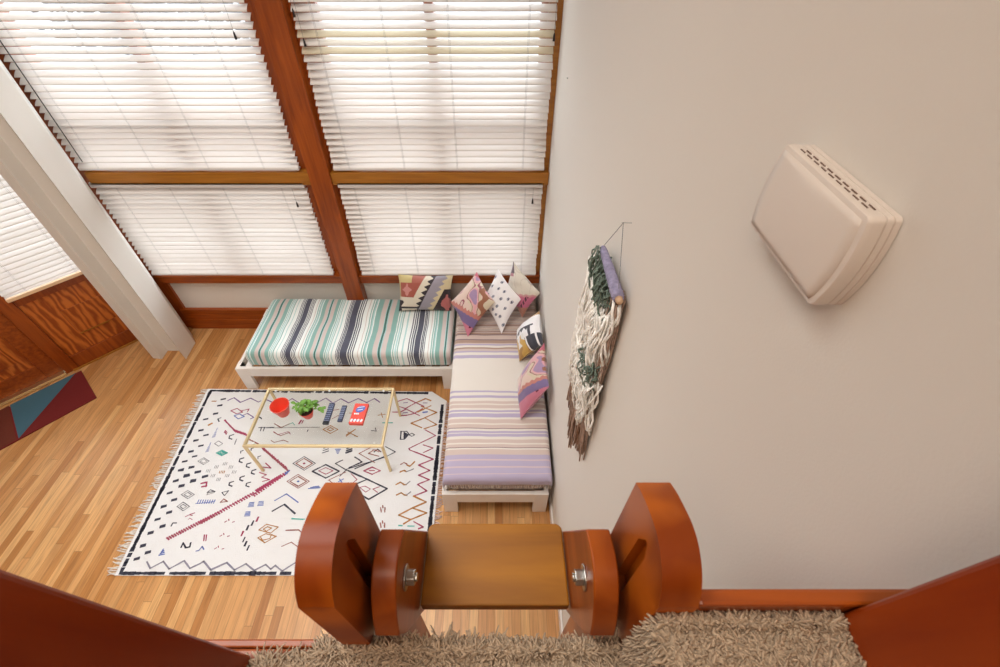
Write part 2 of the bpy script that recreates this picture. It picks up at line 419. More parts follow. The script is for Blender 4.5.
blind('upper right white blind with two yellowed slats, beside the long wall', -1.290, .392, 1.822, 3.44, .0468, (-1.16, -.72, -.30, .22),
      top_cream=(17, 19), tassels=((-1.27, 2.86), (-1.25, 2.70), (.385, 2.73)))
blind('lower left white blind above the green striped day bed', -3.322, -1.566, .766, 1.675, .0465, (-3.12, -2.68, -2.24, -1.76),
      tassels=((-1.67, 1.53),))
blind('lower right white blind above the cushions in the corner', -1.290, .392, .766, 1.675, .0465, (-1.16, -.74, -.30, .25),
      tassels=((.315, 1.56),))
blind('white blind with a pale peach bottom rail in the side light next to the door', -.27, .572, .918, 2.24, .0468, (.42, .05), yc=.045,
      xf=lambda a, n_, z: wl(a, .09-n_, z), bottom=M['cream_rail'])

# ---------------------------------------------------------------- day beds
WARM = (236, 230, 222)
def day_bed(x0, x1, y0, y1, rz, top, label, long_x):
    cx_, cy_ = (x0+x1)/2, (y0+y1)/2
    t = thing('day_bed', (cx_, cy_, 0), label, 'day bed', 'white wooden day beds')
    lw = .10; lt = .03
    b = MB()
    b.box(x0, x1, y0, y0+lt, rz, top); b.box(x0, x1, y1-lt, y1, rz, top)
    b.box(x0, x0+lt, y0+lt, y1-lt, rz, top); b.box(x1-lt, x1, y0+lt, y1-lt, rz, top)
    b.build('side_rail', M['white_paint'], t, bevel=.004)
    for sx in (0, 1):
        for sy in (0, 1):
            X = x0 if sx == 0 else x1; Y = y0 if sy == 0 else y1
            dx = 1 if sx == 0 else -1; dy = 1 if sy == 0 else -1
            g = .004
            # angle leg: two boards meeting at the corner, standing proud of the rail
            pl = [(X-dx*g, Y-dy*g), (X+dx*lw, Y-dy*g), (X+dx*lw, Y+dy*lt), (X+dx*lt, Y+dy*lt), (X+dx*lt, Y+dy*lw), (X-dx*g, Y+dy*lw)]
            lg = MB().prism(pl, 0, top+.0025).build('leg', M['white_paint'], t, bevel=.003)
    s_ = MB()
    if long_x:
        for i in range(14):
            xx = x0+.06+i*(x1-x0-.18)/13; s_.box(xx, xx+.06, y0+lt, y1-lt, top-.05, top-.03)
    else:
        for i in range(14):
            yy = y0+.06+i*(y1-y0-.18)/13; s_.box(x0+lt, x1-lt, yy, yy+.06, top-.05, top-.03)
    tag(s_.build('slats', M['white_paint'], t), kind='stuff')
    return t
B1 = (-2.39, -.395, 2.63, 3.44); B2 = (-.386, .39, 1.435, 3.44)
day_bed(B1[0], B1[1], B1[2], B1[3], .19, .30, 'low white wooden day bed frame under the windows carrying the green striped mattress', True)
day_bed(B2[0], B2[1], B2[2], B2[3], .165, .30, 'low white wooden day bed frame along the long wall, under the lilac striped throw', False)

def soft_block(x0, x1, y0, y1, z0, z1, axis, cuts, colf, r=.045, amp=.006, seed=0, extra=None):
    """rounded, slightly lumpy block swept along axis; colf(position along axis) colours each ring"""
    a0, a1 = (x0, x1) if axis == 'x' else (y0, y1)
    b0, b1 = (y0, y1) if axis == 'x' else (x0, x1)
    prof = []
    for (cb, cz, st) in ((b1-r, z1-r, 0), (b0+r, z1-r, 90), (b0+r, z0+r*.6, 180), (b1-r, z0+r*.6, 270)):
        for q in range(5):
            an = math.radians(st + 90*q/4); rr = r if st < 180 else r*.6
            prof.append((cb + r*math.cos(an), cz + rr*math.sin(an)))
    # add points across the top and front
    out = []
    for i, p in enumerate(prof):
        q = prof[(i+1) % len(prof)]; out.append(p)
        d = math.hypot(q[0]-p[0], q[1]-p[1])
        for j in range(1, int(d/.03)): 
            f_ = j/int(d/.03); out.append((p[0]+(q[0]-p[0])*f_, p[1]+(q[1]-p[1])*f_))
    prof = out; n = len(prof); bc = (b0+b1)/2; zc = (z0+z1)/2
    mb = MB(); vs = []; A = [a0 + (a1-a0)*i/cuts for i in range(cuts+1)]
    for a in A:
        e = min(a-a0, a1-a); k = 0
        ins = 0
        if e < r: ins = r - math.sqrt(max(0, r*r - (r-e)**2))
        for b_, z in prof:
            sb = 1 - ins/((b1-b0)/2); sz = 1 - ins/((z1-z0)/2)*.9
            B_ = bc + (b_-bc)*sb; Z = z0 + (z-z0)*(1-(1-sz)*.55) 
            nz = noise.noise(Vector((a*2.4+seed, b_*2.6, z*1.5))) + .5*noise.noise(Vector((a*7+seed, b_*6, z*3)))
            Z += amp*2*nz*((z-z0)/(z1-z0))**2
            aa = a + amp*1.6*noise.noise(Vector((a*3+seed+9, b_*4, z*3))) * min(1, e/.1)
            if z > z1-r*.9 and extra: Z += extra(a, b_)
            B_ += amp*noise.noise(Vector((a*5+seed+4, 3.3, z*9)))
            vs.append((aa, B_, Z) if axis == 'x' else (B_, aa, Z))
    mb.v = vs
    for i in range(cuts):
        c = colf((A[i]+A[i+1])/2)
        for j in range(n):
            mb.f.append([i*n+j, i*n+(j+1) % n, (i+1)*n+(j+1) % n, (i+1)*n+j]); mb.m.append(0); mb.c.append(c)
    for base_, c in ((0, colf(A[0]+.001)), (cuts*n, colf(A[-1]-.001))):
        mb.f.append([base_+j for j in range(n)]); mb.m.append(0); mb.c.append(c)
    return mb

# stripes of the serape cover: (width in mm, colour) for one repeat that starts at a dark band
TEAL = (134, 176, 168); WH = (232, 236, 232); CH = (74, 76, 92); GN = (58, 108, 98); PK = (206, 190, 184); AQ = (170, 206, 204); SG = (118, 158, 134)
REP = [(44, CH), (5, WH), (9, CH), (5, WH), (7, CH), (7, WH), (6, CH), (26, WH), (5, PK), (16, WH), (8, TEAL), (6, WH), (8, TEAL), (10, AQ), (6, WH), (34, TEAL), (32, PK), (5, AQ), (14, GN), (6, AQ), (32, PK),
       (34, TEAL), (6, WH), (8, TEAL), (6, WH), (10, AQ), (6, WH), (7, TEAL), (22, WH), (9, AQ), (30, WH), (6, CH), (7, WH), (7, CH), (5, WH), (9, CH), (5, WH)]
tot = sum(q[0] for q in REP)/1000
REPN = [(q[0]/1000, q[1]) for q in REP]
def stripes1(x):
    # dark bands sit at these x positions
    bands = [-2.385, -1.885, -1.403, -.735, -.20]
    for i in range(len(bands)-1):
        if bands[i] <= x < bands[i+1]:
            f_ = (x - bands[i]) / (bands[i+1]-bands[i]) * tot; break
    else: f_ = 0
    s_ = 0
    for w_, c in REPN:
        s_ += w_
        if f_ < s_: return lin(c)
    return lin(REPN[-1][1])
def tuft(a, b_):
    d = math.hypot((a+1.05)/.30, (b_-2.98)/.22); return -.018*math.exp(-d*d) + .01*noise.noise(Vector((a*16, b_*16, 0)))*math.exp(-d*d*.7)
m1 = soft_block(-2.275, -.40, 2.655, 3.43, .3035, .472, 'x', 560, stripes1, seed=1, extra=tuft, amp=.007).build('mattress', M['cloth'], smooth=True, loc=(-1.33, 3.05, .30))
tag(m1, 'thick mattress in a green, white and charcoal striped cover under the windows', 'mattress')

def mcol(y): return lin((150, 124, 110)) if int(y*60) % 3 else lin((116, 92, 84))
m2 = soft_block(-.352, .380, 1.475, 3.43, .3035, .458, 'y', 200, mcol, seed=5).build('mattress', M['cloth'], smooth=True, loc=(.02, 2.4, .30))
tag(m2, 'brown mattress showing at the foot of the day bed beneath the fringed throw', 'mattress')

# lilac striped throw over the second bed
LI = (178, 166, 190); TA = (204, 184, 174); CR = (222, 214, 204); DU = (132, 108, 112); BR = (168, 138, 122); PI = (204, 182, 184)
ROWS = [(3.50, BR), (2.90, DU), (2.885, TA), (2.84, DU), (2.825, BR), (2.79, TA), (2.775, LI), (2.76, CR), (2.73, BR), (2.715, TA), (2.69, LI), (2.668, CR), (2.64, LI), (2.605, CR), (2.59, CR),
        (2.245, LI), (2.225, CR), (2.195, LI), (2.172, CR), (2.14, TA), (2.115, CR), (2.105, TA), (2.07, CR), (2.05, LI), (2.035, CR), (2.02, LI), (1.985, CR), (1.965, TA), (1.93, CR), (1.915, TA), (1.885, DU), (1.878, CR), (1.86, LI), (1.845, CR), (1.835, LI), (1.81, CR), (1.79, TA), (1.755, CR), (1.745, TA), (1.72, DU), (1.712, CR), (1.70, TA), (1.66, LI), (1.62, PI), (1.605, LI), (1.565, PI), (1.55, LI), (1.51, PI), (1.50, LI), (1.0, LI)]
def stripes2(y):
    if y > 2.91:
        k_ = (y*37.0) % 1.0
        return lin(TA if k_ < .42 else DU if k_ < .56 else CR if k_ < .74 else BR)
    for i in range(len(ROWS)-1):
        if ROWS[i][0] >= y > ROWS[i+1][0]: return lin(ROWS[i][1])
    return lin(LI)
thr = MB(); nx, ny = 34, 330
prof2 = []                                   # across the bed: hang, top, hang
XL, XR, ZT = -.366, .405, .474
for u in range(5): prof2.append((XL-.006, .345 + (ZT-.03-.345)*u/4))
for u in range(1, 4): a = math.pi/2*u/4; prof2.append((XL + .03 - .036*math.cos(a), ZT-.03+.03*math.sin(a)))
for u in range(nx+1): prof2.append((XL+.03+(XR-XL-.06)*u/nx, ZT))
for u in range(1, 4): a = math.pi/2*u/4; prof2.append((XR - .03 + .034*math.sin(a), ZT-.03+.03*math.cos(a)))
for u in range(4): prof2.append((XR+.004, ZT-.03-(ZT-.03-.40)*u/3))
n2 = len(prof2); LEN = 3.45-1.465; HANG = .055
tl = LEN + HANG; ys = []
for i in range(ny+1):
    s_ = tl*i/ny
    if s_ < LEN-.03: ys.append((3.45-s_, 0, s_))
    elif s_ < LEN+.017: a = (s_-(LEN-.03))/.047*math.pi/2; ys.append((1.495-.034*math.sin(a), -.03*(1-math.cos(a)), s_))
    else: ys.append((1.461, -.03-(s_-LEN-.017), s_))
for yy, dz, s_ in ys:
    for j, (xx, zz) in enumerate(prof2):
        wv = .5*noise.noise(Vector((xx*3+2, yy*2.2, 1))) + .35*noise.noise(Vector((xx*8, yy*9, 4)))
        sm = 3*abs(noise.noise(Vector((xx*2.2+7, yy*1.6, 2))))
        thr.v.append((xx + .004*noise.noise(Vector((yy*6, zz*5, 0))), yy + .004*noise.noise(Vector((xx*7, s_*3, 0))), max(zz + .016*wv, .4605 if abs(dz) < 1e-6 and .1 < j/n2 < .9 else -1) + dz))
for i in range(ny):
    c = stripes2(3.45 - (ys[i][2]+ys[i+1][2])/2)
    for j in range(n2-1): thr.f.append([i*n2+j, i*n2+j+1, (i+1)*n2+j+1, (i+1)*n2+j]); thr.m.append(0); thr.c.append(c)
tw = thing('throw_blanket', (.02, 2.4, .47), 'cream and lilac striped throw with a fringed end, over the day bed by the wall', 'throw')
sh = thr.build('sheet', M['cloth'], tw, smooth=True)
so = sh.modifiers.new('thick', 'SOLIDIFY'); so.thickness = .003; so.offset = 1
fr = MB()
for i in range(46):
    xx = -.365 + .765*i/45 + random.uniform(-.003, .003); L_ = random.uniform(.028, .042)
    pts = [(xx, 1.462, .395), (xx + random.uniform(-.01, .01), 1.452, .395-L_*.5), (xx+random.uniform(-.014, .014), 1.452, .39-L_)]
    fr.tube(pts, .0022, 4)
fr.build('fringe', mat('fringe_yarn', (214, 200, 188), .9), tw)

# ---------------------------------------------------------------- cushions
def cushion(name, bl, br, tr, tl, T, colf, label, n=64, side=1, cc='cushions on the day beds', seed=0, sag=.0, pinch=.10):
    bl, br, tr, tl = map(Vector, (bl, br, tr, tl))
    nor = ((tr-bl).cross(tl-br)).normalized() * side
    cen = (bl+br+tr+tl)/4
    mb = MB()
    def pt(u, v, sgn):
        p = bl*(1-u)*(1-v) + br*u*(1-v) + tr*u*v + tl*(1-u)*v
        a = 4*u*(1-u); b_ = 4*v*(1-v)
        # edges bow in between the corners
        p = p + (cen - p) * pinch * (a*(1-b_) + b_*(1-a)) * .9
        h = (a**.55) * (b_**.55)
        wr = noise.noise(Vector((u*3.1+seed, v*3.1, sgn*2.))) * .16 + noise.noise(Vector((u*8+seed, v*8, sgn*5.))) * .05
        p = p + nor * sgn * T/2 * h * (1+wr)
        p.z -= sag*a*b_
        return p
    for sgn in (1, -1):
        base_ = len(mb.v)
        for j in range(n+1):
            for i in range(n+1): mb.v.append(tuple(pt(i/n, j/n, sgn)))
        for j in range(n):
            for i in range(n):
                q = base_ + j*(n+1) + i
                f_ = [q, q+1, q+n+2, q+n+1]
                mb.f.append(f_ if sgn == 1 else f_[::-1]); mb.m.append(0)
                mb.c.append(lin(colf((i+.5)/n, (j+.5)/n)))
    # lift so that nothing sinks into the bed
    lo = min(v[2] for v in mb.v)
    if lo < .478:
        mb.v = [(v[0], v[1], max(v[2], .478 + .0) if v[2] < .478 else v[2]) for v in mb.v]
    # weld the rim
    me_o = mb.build(name, M['cloth'], smooth=True, loc=(cen.x, cen.y, .478))
    bm = bmesh.new(); bm.from_mesh(me_o.data); bmesh.ops.remove_doubles(bm, verts=bm.verts, dist=1e-4); bm.to_mesh(me_o.data); bm.free()
    tag(me_o, label, 'cushion', cc); return me_o

def kilim(u, v):
    x = u; y = v
    d = x - .34*y                            # constant along the diagonal bands
    tz = abs((y*6.5) % 1 - .5)*2
    if d > .66:
        if y > .62: return (206, 190, 152)
        q = abs(x-.93) + abs(y-.22)*.5
        return (188, 108, 104) if q < .11 + .03*tz else (48, 34, 40)
    if d > .53 + .08*tz: return (206, 190, 152)
    if d > .37: return (150, 144, 154)
    if y < .12: return (44, 36, 44) if (x < .06 or x > .34 or y > .07) else (212, 202, 184)
    if d > .26 + .09*tz: return (46, 38, 46)
    if y < .40:
        if x < .10 - .06*abs(y-.25)*8 and y < .30: return (46, 38, 46)
        return (216, 206, 188)
    if d > .17: return (216, 206, 186)
    if y > .80: return (200, 182, 126) if x < .26 else (168, 96, 82)
    q = abs(x-.17) + abs(y-.60)*.55
    if q < .075 + .03*tz: return (196, 134, 128)
    if x < .03: return (200, 180, 130)
    return (160, 84, 70)

def paisley(X, Y, seed=0.):
    d = Y + .36*(X+.9) + .06
    zz = abs((X*6) % 1 - .5)*.14
    if d < -.34:
        if (abs(X-.02) < .06 or abs(X-.2) < .05) and abs(Y+.60-X*.3) < .05: return (100, 28, 50)
        if abs(X-.08) < .05 and abs(Y+.74) < .05: return (100, 28, 50)
        return (198, 118, 138)
    if d < -.06 + zz*.4: return (118, 100, 142)
    if d < .06 + zz: return (188, 120, 108)
    q = noise.noise(Vector((X*2.2+seed, Y*2.2, 3.1)))
    e = abs(q)
    if d > 1.25: return (190, 96, 112)
    if X > .35 and abs(X-.55 - .1*math.sin(Y*14)) < .13: return (150, 96, 70)
    if e < .035: return (150, 84, 96)
    if q > .22: return (160, 132, 164)
    if q > .08: return (214, 160, 164)
    if X < -.1 or q < -.25: return (214, 188, 174)
    return (206, 190, 164)
def P2c(u, v): return paisley(u-v, u+v-1)
EYES = [(-.62, .18), (-.55, -.12), (-.34, .46), (-.30, .1), (-.12, -.2), (-.16, .76), (.02, .34), (.10, .02), (.28, -.28), (.30, .24), (.0, -.52), (-.22, -.46), (.46, .0), (-.36, -.30), (.12, -.78), (.62, -.1), (.2, .56)]
def eyes(u, v):
    X, Y = u-v, u+v-1
    for ex, ey in EYES:
        dx, dy = X-ex, Y-ey
        a = (dx+dy*.3)/.085; b_ = (dy-dx*.3)/.045
        r_ = a*a + b_*b_
        if r_ < 1:
            return (40, 40, 64) if (dx*dx+dy*dy*1.2) < .0011 or r_ > .62 else (206, 208, 222)
    return (240, 236, 236)
def sandy(u, v):
    Y = u+v-1; X = u-v
    z_ = abs((X*4) % 1 - .5)*.10
    if Y > .62 and X < .02: return (84, 60, 70)
    if Y > .50 and X < -.02: return (176, 112, 120)
    if Y > -.12+z_: return (216, 206, 190) if abs(noise.noise(Vector((X*3, Y*3, 9)))) > .03 else (190, 176, 160)
    if Y > -.20+z_: return (206, 150, 150)
    if Y > -.62: 
        return (90, 36, 56) if abs(X-.3-(Y+.4)) < .08 and abs((X*7)%1-.5) > .2 else (204, 108, 140)
    return (188, 128, 108)
def aztec(u, v):
    # u runs from near to far along the wall, v up
    y = u
    tri = abs((v*6) % 1 - .5)*2
    if y > .90: return (70, 60, 66) if .35 < v < .7 else (176, 140, 90)
    if .60 < y < .645 and v < .86: return (46, 44, 56)
    if .50 < y <= .60 and tri > (.60-y)*10*.9+.1 and v < .7: return (46, 44, 56)
    if .70 < v < .78 and y < .62: return (52, 50, 62)
    if y < .34 and v > .55: return (46, 44, 56) if tri > .3 else (232, 228, 226)
    if y < .46 and v < .55: 
        q = noise.noise(Vector((u*5, v*5, 2)))
        return (200, 158, 74) if q > -.05 and v > .08 else (170, 126, 60) if y < .18 else (228, 224, 220)
    return (236, 232, 232)

cushion('cushion', (-.945, 3.215, .485), (-.43, 3.215, .485), (-.405, 3.41, .775), (-.935, 3.41, .785), .17, kilim,
        'oblong kilim patterned cushion with a grey diagonal band, leaning on the window wall', n=90, side=-1, pinch=.07)
cushion('cushion', (-.253, 2.865, .478), (-.0, 3.09, .71), (-.172, 3.385, .835), (-.425, 3.18, .63), .14, P2c,
        'pink and purple patterned cushion standing on its corner, left of the eye print cushion', n=90, side=-1, seed=3)
cushion('cushion', (.062, 2.905, .478), (.246, 3.13, .715), (.028, 3.385, .875), (-.125, 3.22, .62), .11, eyes,
        'white cushion printed with small black eyes, standing between two pinkish cushions', n=110, side=-1, seed=8)
cushion('cushion', (.262, 3.10, .50), (.405, 3.03, .87), (.170, 3.395, .95), (.12, 3.385, .66), .11, sandy,
        'beige cushion with a pink lower corner, rearmost against the corner of the two walls', n=70, side=-1, seed=12)
cushion('cushion', (.215, 2.56, .48), (.205, 2.97, .48), (.395, 2.90, .78), (.395, 2.49, .78), .15, aztec,
        'white cushion with black sawtooth lines and ochre patches, leaning on the long wall', n=80, side=-1, seed=16)
def P6c(u, v):
    # rotate the design so the purple side lies along the bed
    X = (v-u) ; Y = (u+v-1)
    return paisley(v*1.3-.9, (u-.5)*2*.95 + .05, 5.)
cushion('cushion', (.20, 1.955, .485), (.192, 2.36, .485), (.395, 2.43, .865), (.395, 1.99, .86), .15, P6c,
        'pink and purple patterned cushion leaning on the long wall, nearest the throw fringe', n=90, side=-1, seed=21)

